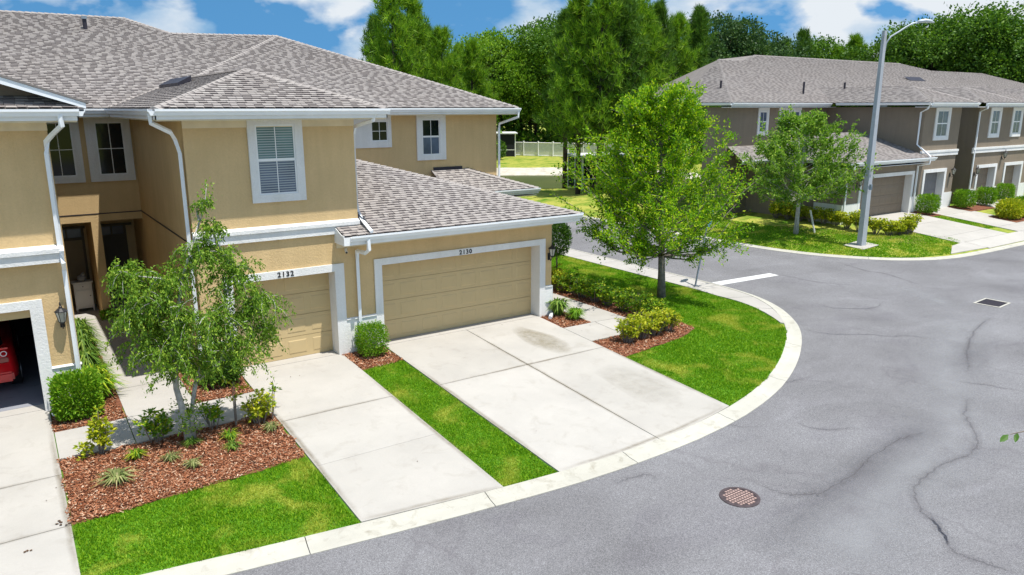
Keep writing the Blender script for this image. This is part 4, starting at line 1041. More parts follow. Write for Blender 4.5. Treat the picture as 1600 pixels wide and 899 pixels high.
def hipblk(x0, x1, y0, yback, p=.36, z=fe):
    h = (x1-x0)/2; zr = z+p*h; xm = (x0+x1)/2
    return [([(x0, y0, z), (x1, y0, z), (xm, y0+h, zr)], (1, 0, 0)), ([(x0, yback, z), (x0, y0, z), (xm, y0+h, zr), (xm, yback, zr)], (0, 1, 0)), ([(x1, y0, z), (x1, yback, z), (xm, yback, zr), (xm, y0+h, zr)], (0, 1, 0))]
ff += hipblk(41.85, 47.05, FY-.6, 31.5)
ff += hipblk(48.0, 53.4, FY-.6, 32)
ff += hipblk(52.2, 58.2, FY-.2, 32)
ff += hipblk(58.0, 63.6, FY+.2, 32); ff += hipblk(64.2, 70, FY-.4, 32); ff += [([(63.4, 25.9, fe), (85, 25.9, fe), (85, 27.4, fe+.54), (63.4, 27.4, fe+.54)], (1, 0, 0))]
gF = [(34.95, FY-.6, FZ+3.08), (42.95, FY-.6, FZ+3.08), (42.95, FY+.0, FZ+3.27), (42.45, FY+0., FZ+3.27), (42.45, FY+4.2, FZ+4.5), (39.4, FY+4.2, FZ+4.5)]
ff += [([(34.95, FY-.6, FZ+3.08), (42.45, FY-.6, FZ+3.08), (42.45, FY+3.6, FZ+4.34), (39.15, FY+3.6, FZ+4.34)], (1, 0, 0)), ([(42.45, FY-.6, FZ+3.08), (42.95, FY-.6, FZ+3.08), (42.95, FY, FZ+3.26), (42.45, FY, FZ+3.26)], (1, 0, 0)),
       ([(34.95, 29.6, FZ+3.08), (34.95, FY-.6, FZ+3.08), (39.15, FY+3.6, FZ+4.34), (39.15, 29.6, FZ+4.34)], (0, 1, 0)),
       ([(32.6, 26.2, FZ+3.0), (38.6, 26.2, FZ+3.0), (38.6, 28, FZ+3.65), (33.5, 28, FZ+3.65)], (1, 0, 0))]
rf = MB(); SF = Shingles(.16)
for f, u in ff:
    rf.poly([(a, b, c-.015) for a, b, c in f]); SF.face(f, u, rr, (.2, .42))
rf.poly([r0_, r1_, (66, 45, fe), (41, 45, fe)]); rf.poly([r1_, fm(68, 35.2), (68, 45, fe), (66, 45, fe)]); rf.poly([fm(68, 35.2), fm(77, 35.2), (85, 43, fe), (68, 45, fe)]); rf.poly([(85, 27.4, fe), (85, 43, fe), fm(77, 35.2)]); rf.poly([pk, v0, r0_, (41, 45, fe), lb_]); rf.poly([(32.9, 29.8, fe), lb_, (41, 45, fe)]); rf.poly([(42.45, FY+3.6, FZ+4.34), (39.15, FY+3.6, FZ+4.34), (39.15, 28, FZ+4.2), (42.45, 28, FZ+4.2)])

FR = rf.build('roof', M['deck'], F); SF.build(FR, 'shingle_far')
ridge_caps(FR, [((32.9, 27.4, fe), pk), (pk, v0), (v0, r0_), (r0_, r1_), ((34.95, FY-.6, FZ+3.08), (39.15, FY+3.6, FZ+4.34))] +
           [((a, FY-.6, fe), ((a+b)/2, FY-.6+(b-a)/2, fe+.18*(b-a))) for a, b in ((41.85, 47.05), (47.05, 41.85), (48.0, 53.4), (53.4, 48.0)) if b > a] + [((b, FY-.6, fe), ((a+b)/2, FY-.6+(b-a)/2, fe+.18*(b-a))) for a, b in ((41.85, 47.05), (48.0, 53.4))], 'shingle_far', .12)
for (x, y) in ((41.0, 25.6), (46.9, 27.0)): pass
MB().poly([fm(59.2, 32.2)[:2]+(fm(0, 32.2)[2]+.03,), fm(61.6, 32.2)[:2]+(fm(0, 32.2)[2]+.03,), (61.6, 32.7, fm(0, 32.7)[2]+.16), (59.2, 32.7, fm(0, 32.7)[2]+.16)]).quad(fm(59.2, 32.2), fm(61.6, 32.2), (61.6, 32.2, fm(0, 32.2)[2]+.04), (59.2, 32.2, fm(0, 32.2)[2]+.04)).build('roof_vent', M['flash'], F)
for x, y in ((41.2, 28.9), (44.2, 28.1), (35.2, 30.2)): MB().tube([(x, y, fe+.3), (x, y, fe+1.25 if y > 28 else fe+.95)], .06, 6).build('vent_pipe', M['flash'], F)
GZF = FZ+ZG
def feave(x0, y0, x1, y1, z, par=F):
    MB().box(min(x0, x1), min(y0, y1), z-.2, max(x0, x1)+.02, max(y0, y1)+.02, z-.005).build('fascia', M['white'], par); gutter(F, [(x0, y0-.001), (x1, y1-.001)], z)
feave(41.85, FY-.6, 47.05, FY-.6, GZF); feave(48.0, FY-.6, 53.4, FY-.6, GZF); feave(53.42, FY-.2, 58.2, FY-.2, GZF); feave(58.2, FY+.2, 75, FY+.2, GZF)
feave(32.9, 27.4, 41.85, 27.4, GZF); feave(34.95, FY-.6, 42.95, FY-.6, FZ+3.09); feave(32.6, 26.2, 38.6, 26.2, FZ+3.02); feave(47.05, 27.4, 48.0, 27.4, GZF); MB().box(46.46, 27.42, zs-.012, 48.59, 29, zs+.018).build('soffit', M['white'], F)
gutter(F, [(34.949, 29.5), (34.949, FY-.6)], FZ+3.09); gutter(F, [(41.849, 27), (41.849, FY-.6)], GZF)
MB().box(34.97, FY-.58, FZ+2.78, 42.4, FY+.2, FZ+2.8).build('soffit', M['white'], F); MB().box(41.87, FY-.58, zs-.01, 58.2, FY+.3, zs+.02).build('soffit', M['white'], F); gutter(F, [(32.899, 29.8), (32.899, 27.4)], GZF); MB().box(32.92, 27.42, zs-.01, 42.45, 28.1, zs+.02).build('soffit', M['white'], F)
def fd(pts): downspout(F, [(a, b, c+FZ) for a, b, c in pts])
fd([(35.1, FY-.66, 2.96), (35.1, FY-.66, 2.75), (35.45, FY-.1, 2.55), (35.5, FY-.08, 2.3), (35.5, FY-.08, -.1)])
fd([(42.3, FY-.66, 2.96), (42.3, FY-.66, 2.75), (42.2, FY-.1, 2.6), (42.2, FY-.08, -.1)])
fd([(41.9, FY-.5, 5.9), (41.9, FY-.4, 5.7), (42.38, FY+.2, 5.5), (42.38, FY+.2, 3.75), (42.38, FY-.4, 3.3), (42.38, FY-.62, 3.12)])
fd([(48.1, FY-.64, 5.9), (48.1, FY-.64, 5.7), (48.5, FY-.08, 5.5), (48.5, FY-.08, -.1)])
lantern((46.05, FY, FZ+2.1), 'pale wall lantern right of the grey garage door on the far house', 1.2); lantern((36.55, FY, FZ+2.0), 'dark wall lantern left of the wide brown far garage door', 1.2)
lantern((49.0, FY, FZ+2.0), 'wall lantern left of the third far garage door beside the downspout', 1.2); lantern((52.3, FY, FZ+2.85), 'small lantern high between the two rightmost brown garage doors', 1.2)

# ------------------------------------------------------------------ street furniture
lx, ly = 32.45, 19.0; lz = tz(lx, ly)
t = thing('street_lamp', (lx, ly, lz), 'tall tapered concrete street lamp with a curved arm on the far lawn corner', 'street lamp')
def rotsq(c, hw, z, a): return [(c[0]+hw*math.cos(a+k*math.pi/2), c[1]+hw*math.sin(a+k*math.pi/2), z) for k in range(4)]
m = MB(); n = 6; hh = 9.25
for i in range(n+1): m.v += rotsq((lx, ly), .20-.10*i/n, lz-.1+(hh+.1-lz)*i/n, math.radians(10+45-20))
for i in range(n):
    for k in range(4): q = (k+1) % 4; m.f.append((i*4+k, i*4+q, i*4+4+q, i*4+4+k))
m.f.append((n*4, n*4+1, n*4+2, n*4+3)); m.build('pole', M['pole'], t)
drape('footing', [(lx-.62, ly-.5), (lx+.62, ly-.5), (lx+.62, ly+.5), (lx-.62, ly+.5)], .05, M['concrete'], t, 5, .1) if 0 else MB().poly([(lx+a, ly+b, tz(lx+a, ly+b)+.03) for a, b in ((-.62, -.5), (.62, -.5), (.62, .5), (-.62, .5))]).build('footing', M['concrete'], t)
rx = Vector((r2.x, r2.y, 0)).normalized()
ap = [(0.1, 8.4), (.12, 8.75), (.3, 9.02), (.6, 9.2), (.9, 9.4), (1.15, 9.54), (1.4, 9.6)]
MB().tube([(lx+rx.x*a, ly+rx.y*a, z) for a, z in ap], .035, 8).build('arm', M['lampmetal'], t, True)
m = MB(); m.tube([(lx+rx.x*a, ly+rx.y*a, z) for a, z in ((1.35, 9.6), (1.45, 9.63), (1.7, 9.66), (1.95, 9.63), (2.1, 9.58))], [.03, .07, .085, .075, .02], 10); m.build('lamp_head', M['lampmetal'], t, True)
MB().box(lx+rx.x*.02-.3, ly+rx.y*.02-.31, lz+2.6, lx-.16, ly-.24, lz+2.85).build('access_plate', M['galv'], t)

sx, sy = 20.55, 18.25; s0 = Vector((sx, sy, ROAD+.05)); s1 = Vector((21.22, 18.4, 2.05)); dv = (s1-s0).normalized()
t = thing('street_sign', tuple(s0), 'leaning grey sign post with a bluish octagonal plate half hidden in the tree', 'sign')
MB().tube([tuple(s0), tuple(s1+dv*.35)], .035, 6).build('post', M['galv'], t)
nrm = Vector((.45, -.85, .1)); nrm = (nrm-dv*nrm.dot(dv)).normalized(); sd2 = dv.cross(nrm).normalized(); c = s1+dv*.1+nrm*.02
def octa(off, r=.40): return [tuple(c+nrm*off+(sd2*math.cos(a)+dv*math.sin(a))*r) for a in [math.pi/8+k*math.pi/4 for k in range(8)]]
a_, b_ = octa(.03), octa(.036); m = MB(); m.v = b_ + a_; m.f = [tuple(range(8)), tuple(range(8, 16))[::-1]] + [(k, (k+1) % 8, 8+(k+1) % 8, 8+k) for k in range(8)]
m.build('plate', M['signback'], t); m = MB(); m.poly(octa(.024, .39)); m.build('plate_face', M['signred'], t)

def manhole(cx, cy, r):
    z = ROAD; t = thing('manhole_cover', (cx, cy, z), 'round rusty manhole cover with rows of raised studs in the asphalt', 'manhole cover')
    m = MB(); seg = 36
    for rr_, zz in ((r, .002), (r, .012), (r*.83, .014), (r*.83, .004)): m.v += [(cx+rr_*math.cos(2*math.pi*k/seg), cy+rr_*math.sin(2*math.pi*k/seg), z+zz) for k in range(seg)]
    for i in range(3):
        for k in range(seg): q = (k+1) % seg; m.f.append((i*seg+k, i*seg+q, (i+1)*seg+q, (i+1)*seg+k))
    m.build('frame', M['iron'], t)
    m = MB(); m.poly([(cx+r*.83*math.cos(2*math.pi*k/seg), cy+r*.83*math.sin(2*math.pi*k/seg), z+.006) for k in range(seg)]); cv = m.build('cover', M['iron'], t)
    m = MB(); n = 9; st = r*1.6/n
    for i in range(n):
        for j in range(n):
            x = -r*.8+st*(i+.5); y = -r*.8+st*(j+.5)
            if math.hypot(x, y) < r*.76: m.box(cx+x-st*.36, cy+y-st*.3, z+.006, cx+x+st*.36, cy+y+st*.3, z+.016)
    tag(m.build('studs', M['iron_light'], cv), kind='stuff'); return t
manhole(9.68, 7.34, .34)
t = thing('drain_grate', (27.2, 11.1, ROAD), 'square dark drain grate in a pale concrete rim in the road', 'drain grate')
gq = [(26.66, 11.42), (27.72, 11.50), (27.72, 10.68), (26.74, 10.6)]
ctr = (27.2, 11.05)
inn = [(ctr[0]+(x-ctr[0])*.84, ctr[1]+(y-ctr[1])*.84) for x, y in gq]; m = MB()
for k in range(4):
    a, b = gq[k], gq[(k+1) % 4]; c_, d = inn[(k+1) % 4], inn[k]
    m.quad((*a, ROAD+.012), (*b, ROAD+.012), (*c_, ROAD+.012), (*d, ROAD+.012))
m.build('rim', M['kerb'], t); m = MB(); m.poly([(*p, ROAD+.004) for p in inn]); gr_ = m.build('grate', M['grate'], t)
for k in range(9):
    f = (k+.5)/9; a = [inn[0][i]*(1-f)+inn[1][i]*f for i in (0, 1)]; b = [inn[3][i]*(1-f)+inn[2][i]*f for i in (0, 1)]
    MB().box(a[0]-.015, min(a[1], b[1])+.02, ROAD+.005, a[0]+.015, max(a[1], b[1])-.02, ROAD+.01).build('bar', M['iron'], gr_)
# stains painted by age on the wide driveway
def stain_mat(name, c, s0):
    m_, t_, b_ = mat(name, .9, .2); b_.inputs['Base Color'].default_value = (*c, 1)
    uv = t_.nodes.new('ShaderNodeTexCoord').outputs['Generated']
    gr = t_.nodes.new('ShaderNodeTexGradient'); gr.gradient_type = 'SPHERICAL'
    mp2 = t_.nodes.new('ShaderNodeMapping'); mp2.inputs['Location'].default_value = (-1, -1, 0); mp2.inputs['Scale'].default_value = (2, 2, 0)
    t_.links.new(uv, mp2.inputs[0]); t_.links.new(mp2.outputs[0], gr.inputs[0])
    nn = noise(t_, 3.5, 6, .65)
    mu = t_.nodes.new('ShaderNodeMath'); mu.operation = 'MULTIPLY'; t_.links.new(ramp(t_, gr.outputs[1], [(.0, (0,)*3), (.45, (1,)*3)]), mu.inputs[0]); t_.links.new(ramp(t_, nn, [(.3, (.25*s0,)*3), (.65, (s0,)*3)]), mu.inputs[1])
    t_.links.new(mu.outputs[0], b_.inputs['Alpha']); return m_
M['stainA'] = stain_mat('tyre_stain', (.30, .265, .19), .6); M['stainB'] = stain_mat('faint_stain', (.30, .28, .22), .2)
wdr = bpy.data.objects['wide_driveway']
drape('stain', [(10.95, 14.24), (12.0, 14.24), (11.95, 15.6), (11.55, 16.7), (11.2, 16.7), (10.95, 15.4)], .034, M['stainA'], wdr, 1.)
drape('stain', [(10.9, 10.6), (12.3, 10.8), (12.4, 13.3), (11.2, 13.0)], .034, M['stainB'], wdr, 1.)
def soft_mat(name, c, k, sc=3.):
    m_, t_, b_ = mat(name, .92, .15); b_.inputs['Base Color'].default_value = (*c, 1)
    at_ = t_.nodes.new('ShaderNodeAttribute'); at_.attribute_name = 'fade'
    mu = t_.nodes.new('ShaderNodeMath'); mu.operation = 'MULTIPLY'; t_.links.new(at_.outputs['Fac'], mu.inputs[0]); t_.links.new(ramp(t_, noise(t_, sc, 5, .65), [(.3, (k*.35,)*3), (.65, (k,)*3)]), mu.inputs[1])
    t_.links.new(mu.outputs[0], b_.inputs['Alpha']); return m_
def ribbon(name, pts, w, material, parent, zf=lambda x, y: ROAD, off=.003, wob=.03, seed=1):
    r = random.Random(seed); pts = smooth_line(pts, 2); P2 = []
    for a, b in zip(pts, pts[1:]):
        n = max(1, int(math.dist(a, b)/.25))
        for i in range(n): f = i/n; P2.append((a[0]+(b[0]-a[0])*f+r.uniform(-wob, wob), a[1]+(b[1]-a[1])*f+r.uniform(-wob, wob)))
    P2.append(pts[-1]); L_ = off_line(P2, w); R_ = off_line(P2, -w); m = MB(); fade = []
    n = len(P2)
    for i, (a, b, c) in enumerate(zip(L_, P2, R_)):
        for q in (a, b, c): m.v.append((q[0], q[1], zf(q[0], q[1])+off))
        e = min(1., min(i, n-1-i)/6.); fade += [0., e, 0.]
        if i: k = i*3; m.f += [(k-3, k-2, k+1, k), (k-2, k-1, k+2, k+1)]
    o = m.build(name, material, parent); at_ = o.data.attributes.new('fade', 'FLOAT', 'POINT'); at_.data.foreach_set('value', fade); return o
M['crack'] = soft_mat('sealed_crack', (.07, .06, .07), .26, 5); M['crackwide'] = soft_mat('crack_halo', (.10, .09, .10), .2, 2)
M['pale'] = soft_mat('pale_wear', (.34, .345, .36), .45, 1.6); M['darkwear'] = soft_mat('dark_wear', (.11, .105, .12), .26, 1.6); M['dirt'] = soft_mat('edge_dirt', (.18, .14, .08), .45, 4)
for i, q in enumerate([[(10.28, 7.49), (10.34, 7.26), (10.37, 7.02), (10.51, 6.83), (10.79, 6.73), (10.97, 6.61), (11.53, 6.68), (12.0, 6.69), (12.4, 6.81), (12.74, 6.89), (13.36, 6.96), (14.01, 7.03), (14.47, 7.02), (14.84, 6.95)], [(17.69, 7.37), (16.83, 7.06), (16.36, 6.82), (15.84, 6.39), (15.26, 6.06), (14.58, 5.9), (14.29, 5.94), (13.88, 6.01), (13.46, 5.99), (13.08, 5.95), (12.53, 5.86), (12.21, 5.72), (11.77, 5.34), (11.65, 5.15), (11.62, 5.01), (11.33, 4.77), (11.02, 4.5), (11.06, 4.31), (11.1, 4.12), (11.16, 3.92), (11.2, 3.71)], [(18.45, 8.02), (18.72, 7.66), (18.91, 7.27), (19.1, 6.81)], [(19.35, 12.83), (19.28, 12.14), (19.97, 11.63), (20.42, 11.37), (20.59, 10.95), (21.26, 10.69), (21.39, 10.15)], [(22.23, 14.18), (22.09, 13.78), (22.54, 13.37), (23.23, 12.89), (24.52, 13.3)], [(29.18, 18.02), (28.47, 16.43), (28.6, 16.05), (28.68, 15.56), (28.35, 14.86), (27.93, 14.05)], [(24.76, 18.26), (25.13, 17.53), (25.0, 16.5), (25.42, 15.69), (25.82, 15.08)], [(8.22, 8.94), (8.43, 8.89), (8.64, 8.89), (8.97, 8.86), (9.02, 8.63)], [(19.33, 8.14), (20.85, 8.9), (22.57, 9.59), (24.22, 10.05), (25.58, 10.28)], [(14.4, 10.36), (14.89, 10.37), (15.36, 10.22), (16.03, 10.21)], [(13.14, 8.75), (13.18, 8.27), (13.58, 8.0), (14.0, 7.84)], [(11.86, 5.29), (11.13, 4.53)], [(11.04, 11.46), (11.25, 10.74), (11.69, 10.16), (11.78, 9.42), (12.51, 8.92)]]):
    ribbon('crack', q, .018+.008*(i % 3), M['crack'], road, off=.0042, seed=i); ribbon('crack_halo', q, .13, M['crackwide'], road, off=.0034, seed=i)
for i, q in enumerate([[(25.22, 11.15), (23.1, 10.26), (21.29, 9.5), (19.42, 8.65), (18.15, 8.05), (17.33, 7.62), (16.1, 7.0), (15.06, 6.55), (13.85, 6.35), (12.54, 6.13), (11.59, 5.97), (10.74, 5.73), (9.93, 5.41), (9.2, 5.02)], [(26.74, 14.45), (26.66, 13.3), (25.88, 12.02), (25.22, 11.15)]]): ribbon('wear_band', q, 1.15-.5*i, M['pale'], road, off=.0022, seed=i)
for i, q in enumerate([[(15.94, 7.53), (15.01, 6.96), (14.15, 6.93), (13.11, 6.86), (12.17, 6.67), (11.19, 6.59), (10.21, 6.41), (9.32, 6.25), (8.47, 6.14)], [(22.09, 9.43), (20.17, 8.53), (18.63, 7.72)]]): ribbon('wear_band', q, .55, M['darkwear'], road, off=.0028, seed=i)
tzf = lambda x, y: tz(x, y)
for par_, q in (('middle_driveway', [(4.0, curb_y(4.0)+.04), (5.2, curb_y(5.2)+.05), (6.48, curb_y(6.48)+.04)]), ('wide_driveway', [(7.66, curb_y(7.66)+.04), (9, curb_y(9)+.05), (10.5, curb_y(10.5)+.05), (12.56, curb_y(12.56)+.04)]), ('middle_driveway', [(4.02, 10.1), (4.04, 12.5), (4.02, 15.8)]),
                ('middle_driveway', [(6.46, 9.9), (6.46, 12.5), (6.46, 15.8)]), ('wide_driveway', [(7.67, 9.8), (7.67, 12.5), (7.67, 15.8)]), ('wide_driveway', [(12.55, 10.2), (12.55, 12), (12.55, 14.6)]), ('left_driveway', [(.14, 10.6), (.13, 13), (.13, 16.8)]),
                ('middle_driveway', [(4.0, 14.2), (5.2, 14.22), (6.48, 14.2)]), ('wide_driveway', [(7.66, 14.2), (10, 14.2), (12.56, 14.2)]), ('wide_driveway', [(10.12, 9.8), (10.12, 12.5), (10.12, 17.1)]), ('left_driveway', [(-3, 14.14), (-1.5, 14.14), (.15, 14.14)]), ('left_driveway', [(-3, 12.38), (-1.5, 12.38), (.15, 12.38)])):
    ribbon('edge_dirt', q, .07, M['dirt'], bpy.data.objects[par_], tzf, .0338, .012, seed=int(q[0][0]*10))
for q in ([(1.0, 10.6), (3, 10.2), (6, 9.65), (8.5, 9.4), (10.5, 9.45), (12.5, 9.7)], [(13, 9.85), (15.5, 10.7), (18, 12.2), (19.8, 13.8), (21.0, 15.8)]):
    ribbon('edge_dirt', q, .09, M['dirt'], road, lambda x, y: ROAD, .024, .02)
# fallen leaves and grit
lv = []
for x, y, r in ((-.42, 11.95, .05), (4.9, 16.3, .035), (5.1, 16.28, .03), (.05, 13.7, .03), (-.1, 13.35, .03), (.05, 12.6, .05), (.02, 12.5, .06), (.14, 12.45, .05), (5.6, 11.35, .03), (4.3, 14.5, .025), (4.2, 14.9, .02), (.75, 15.2, .05), (11.2, 17.0, .03), (3.2, 10.9, .02), (8.2, 11.2, .02), (9.2, 12.3, .02), (12.9, 15.5, .04), (13.4, 15.7, .04), (1.2, 14.9, .03)):
    z = tz(x, y)+.04
    for k in range(3 if r > .04 else 1):
        a = random.uniform(0, 6); d = np.array([math.cos(a), math.sin(a), .15]); s = np.array([-math.sin(a), math.cos(a), .1])*r*.4; c0 = np.array([x+random.uniform(-r, r)*(k > 0), y+random.uniform(-r, r)*(k > 0), z])
        lv.append([c0, c0+d*r*.5+s, c0+d*r, c0+d*r*.5-s])
M['deadleaf'] = m_simple('dead_leaf', (.10, .055, .03), .8, .4, 5)
tag(cards('fallen_leaves', np.array(lv), M['deadleaf']), 'small brown fallen leaves lying about on the pale driveways', 'leaves', kind='stuff')

# ------------------------------------------------------------------ back yard: vinyl fence, screen rooms
a, b = (55.0, 92.0), (67.5, 72.0); n = 11
t = thing('vinyl_fence', (55.0, 92.0, -.3), 'long pale vinyl fence at the back of the far lawn beneath the dark trees', 'fence')
dx, dy = (b[0]-a[0])/n, (b[1]-a[1])/n
pm = None
for i in range(n+1):
    x, y = a[0]+dx*i, a[1]+dy*i; z = tz(x, y)
    MB().box(x-.08, y-.08, z-.1, x+.08, y+.08, z+2.0).build('post', M['vinyl'], t)
    if i < n:
        m = MB(); k = 12
        for j in range(k):
            f0, f1 = (j+.06)/k, (j+.94)/k; p, q = (x+dx*f0, y+dy*f0), (x+dx*f1, y+dy*f1)
            m.quad((p[0], p[1], z+.12), (q[0], q[1], z+.12), (q[0], q[1], z+1.8), (p[0], p[1], z+1.8))
        m.build('panel', M['vinyl'], t)
        for zz in (.08, 1.78): MB().tube([(x, y, z+zz), (x+dx, y+dy, z+zz)], .06, 4).build('rail', M['vinyl'], t)
def screenroom(x, y, w, d, h, label, ang=0., base=None):
    z = tz(x, y) if base is None else base; t = thing('screen_room', (0, 0, z), label, 'screen room')
    for (a, b) in ((0, 0), (w, 0), (w, d), (0, d), (w/2, 0), (0, d/2)): MB().box(a-.06, b-.06, z, a+.06, b+.06, z+h).build('post', M['white'], t)
    MB().box(-.3, -.3, z+h, w+.3, d+.3, z+h+.16).build('roof', M['white'], t)
    for k, (a, b, c, e) in enumerate(((.06, -.01, w/2-.06, .01), (w/2+.06, -.01, w-.06, .01), (-.01, .06, .01, d/2-.06), (-.01, d/2+.06, .01, d-.06), (w-.01, .06, w+.01, d-.06))):
        MB().box(a, b, z+.02, c, e, z+h).build('screen', M['screen'], t)
    for zz in (.85,): MB().box(-.03, -.03, z+zz, w+.03, .0-.011, z+zz+.08).build('rail', M['white'], t)
    MB().box(.1, d-.1, z, w-.1, d-.05, z+h).build('back_wall', M['screen'], t)
    t.location = (x, y, z); t.rotation_euler = (0, 0, ang); return t
screenroom(38.2, 46.2, 4.2, 3.5, 2.55, 'dark screened porch with white post behind the bright green tree', math.radians(-20))
screenroom(51.6, 87.5, 7.0, 4., 3.0, 'small screened porch with flat white roof by the pale fence', math.radians(-30))

# ------------------------------------------------------------------ shrubs
def box_leaves(c, sx, sy, h, n, L, rng=RNG, rnd=.25, zc=0.):
    """leaf cards filling the outer shell of a clipped box or ball"""
    n = int(n*1.7); p = rng.uniform(-1, 1, (n*3, 3)); q = np.sum(np.abs(p)**(2/rnd), axis=1)**(rnd/2)
    p = p[q < 1]; q = q[q < 1]; w = rng.random(len(p)) < np.clip((q-.3)*1.8, .3, 1); p = p[w][:n]
    d = unit(p+np.array([0, 0, .35])+rng.normal(0, .45, p.shape))
    P0 = p*np.array([sx/2, sy/2, h/2])*(1+rng.normal(0, .05, (len(p), 1)))+np.array([c[0], c[1], c[2]+h/2+zc])
    return leafquads(P0, d, L*rng.uniform(.6, 1.3, len(p)), L*.5*rng.uniform(.7, 1.2, len(p)), rng)
def shrub(name, c, sx, sy, h, n, L, material, label, cat='shrub', group=None, rnd=.25, stem=.08):
    z = tz(c[0], c[1]); t = thing(name, (c[0], c[1], z), label, cat, group)
    cards('foliage', box_leaves((c[0], c[1], z+stem), sx, sy, h, n, L, rnd=rnd), M[material], t)
    m = MB()
    for k in range(5):
        a = k*1.3; m.tube([(c[0]+.03*math.cos(a), c[1]+.03*math.sin(a), z-.02), (c[0]+sx*.2*math.cos(a), c[1]+sy*.2*math.sin(a), z+stem+h*.3)], [.014, .004], 5)
    m.build('stems', M['bark'], t); return t
shrub('boxed_bush', (7.12, 16.72), .66, .62, .72, 2600, .055, 'box', 'square clipped green bush on mulch between the two driveways', rnd=.3)
shrub('boxed_bush', (.66, 16.55), .82, .72, .8, 3600, .075, 'box', 'large square clipped green bush right of the open garage', rnd=.35)
shrub('round_bush', (3.5, 16.7), .8, .75, .85, 3000, .07, 'darkleaf', 'dark green bush at the block corner behind the weeping tree', rnd=.7)
shrub('low_plant', (2.05, 24.05), .42, .3, .3, 420, .06, 'box', 'tiny green plant at the foot of the porch column', rnd=.8, stem=0)
shrub('low_bush', (15.35, 22.4), .8, .8, .6, 1200, .07, 'darkleaf', 'low dark bush at the far end of the side hedge', rnd=.8)

def blades(c, n, h, w, spread, rng=RNG):
    a = rng.uniform(0, 6.283, n); r = rng.uniform(0, spread*.3, n); d = np.stack([np.cos(a), np.sin(a), 0*a], 1); S = np.stack([-np.sin(a), np.cos(a), 0*a], 1)*w*.5
    P0 = np.array(c)+d*r[:, None]; hh = (h*rng.uniform(.6, 1.15, n))[:, None]; sp = (spread*rng.uniform(.4, 1.1, n))[:, None]; up_ = np.array([0, 0, 1.])
    P1 = P0+d*sp*.35+up_*hh*.85; P2 = P0+d*sp+up_*hh*rng.uniform(.35, .9, n)[:, None]
    return np.concatenate([np.stack([P0-S*.7, P0+S*.7, P1+S, P1-S], 1), np.stack([P1-S, P1+S, P2+S*.1, P2-S*.1], 1)])
def tuft(name, x, y, n, h, w, sp, material, label, group=None, cat='plant'):
    z = tz(x, y); t = thing(name, (x, y, z), label, cat, group); cards('blades', blades((x, y, z), n, h, w, sp), M[material], t); return t
tuft('strap_plant', 1.12, 17.35, 260, .5, .035, .5, 'scheffg', 'arching yellow green strap leaf plant beside the large square bush', cat='plant')
for i, (x, y, h) in enumerate(((1.02, 18.6, .75), (1.05, 19.6, .8), (1.1, 20.8, .75), (1.08, 18.0, .55), (1.1, 22.2, .6))):
    tuft('ornamental_grass', x, y, 420, h, .03, .48, 'lily' if i != 3 else 'scheffg', 'tall green ornamental grass clump between left house wall and entry walk', 'grass clumps beside the entry walk')
tuft('strap_plant', 13.22, 17.0, 240, .5, .04, .42, 'lily', 'dark strap leaf clump at the corner of garage 2130 behind the drain pipe')
tuft('strap_plant', 13.42, 16.42, 420, .36, .02, .3, 'box', 'low bright green grassy clump on red mulch by the side walk')
tuft('strap_plant', .95, 13.45, 90, .2, .03, .36, 'dryblade', 'pale variegated strap plant alone in the front mulch near the driveway')
for i, (x, y, s, mt) in enumerate(((1.35, 14.1, .26, 'scheffg'), (1.85, 13.7, .22, 'dryblade'), (2.95, 13.95, .3, 'scheffg'), (3.75, 13.95, .24, 'dryblade'), (2.3, 14.15, .2, 'lily'), (2.15, 13.3, .2, 'dryblade'), (2.9, 13.6, .22, 'lily'))):
    tuft('small_tuft', x, y, 80, s*.75, .018, .2, mt, ('yellow green tuft %s' % ('just behind the pale strap plant', 'in the middle of the bed left of the tree trunks', 'right of the tree trunks in the mulch', 'nearest the middle driveway edge', 'at the foot of the weeping tree', 'nearest the front lawn in the mulch', 'between tree trunks and front lawn, right side')[i]), 'small tufts in the front mulch bed')

def umbrella_clusters(x, y, stems, L, material, label, group=None, name='schefflera_shrub', rng=RNG, cat='shrub'):
    """multi stemmed shrub with rosettes of glossy leaflets; stems: (dx,dy,h,number)"""
    z = tz(x, y); t = thing(name, (x, y, z), label, cat, group); m = MB(); V = []
    for dx_, dy_, h, k in stems:
        top = np.array([x+dx_, y+dy_, z+h]); m.tube([(x+dx_*.3, y+dy_*.3, z-.02), (x+dx_*.7, y+dy_*.7, z+h*.5), tuple(top)], [.012, .01, .006], 5)
        for j in range(k):
            f = 1-.55*j/max(1, k); c = np.array([x+dx_*f, y+dy_*f, z+h*f])+rng.normal(0, .06, 3)
            q = 11; a = rng.uniform(0, 6.28, q); el = rng.uniform(-.35, .75, q); D = np.stack([np.cos(a)*np.cos(el), np.sin(a)*np.cos(el), np.sin(el)], 1)
            V.append(leafquads(np.repeat(c[None], q, 0)+D*.02, D, L*rng.uniform(.7, 1.2, q), L*.4, rng))
    cards('foliage', np.concatenate(V), M[material], t); m.build('stems', M['bark'], t); return t
rs = np.random.default_rng(3)
def rstems(n, r, h0, h1, k): return [(rs.uniform(-r, r), rs.uniform(-r, r), rs.uniform(h0, h1), k) for _ in range(n)]
umbrella_clusters(.82, 14.6, [(.05, 0, .85, 9), (.12, .05, .68, 8), (-.02, .04, .6, 8), (.03, -.05, .42, 7), (.1, .0, .3, 6), (.0, .03, .75, 8), (.14, 0, .5, 7)], .10, 'scheff', 'slim upright yellow leaved shrub at the left end of the mulch bed')
umbrella_clusters(.62, 14.62, [(-.02, 0, .26, 6), (-.06, .03, .2, 5), (.02, .0, .2, 5)], .09, 'scheff', 'low yellow leaved sprout left of the slim yellow shrub')
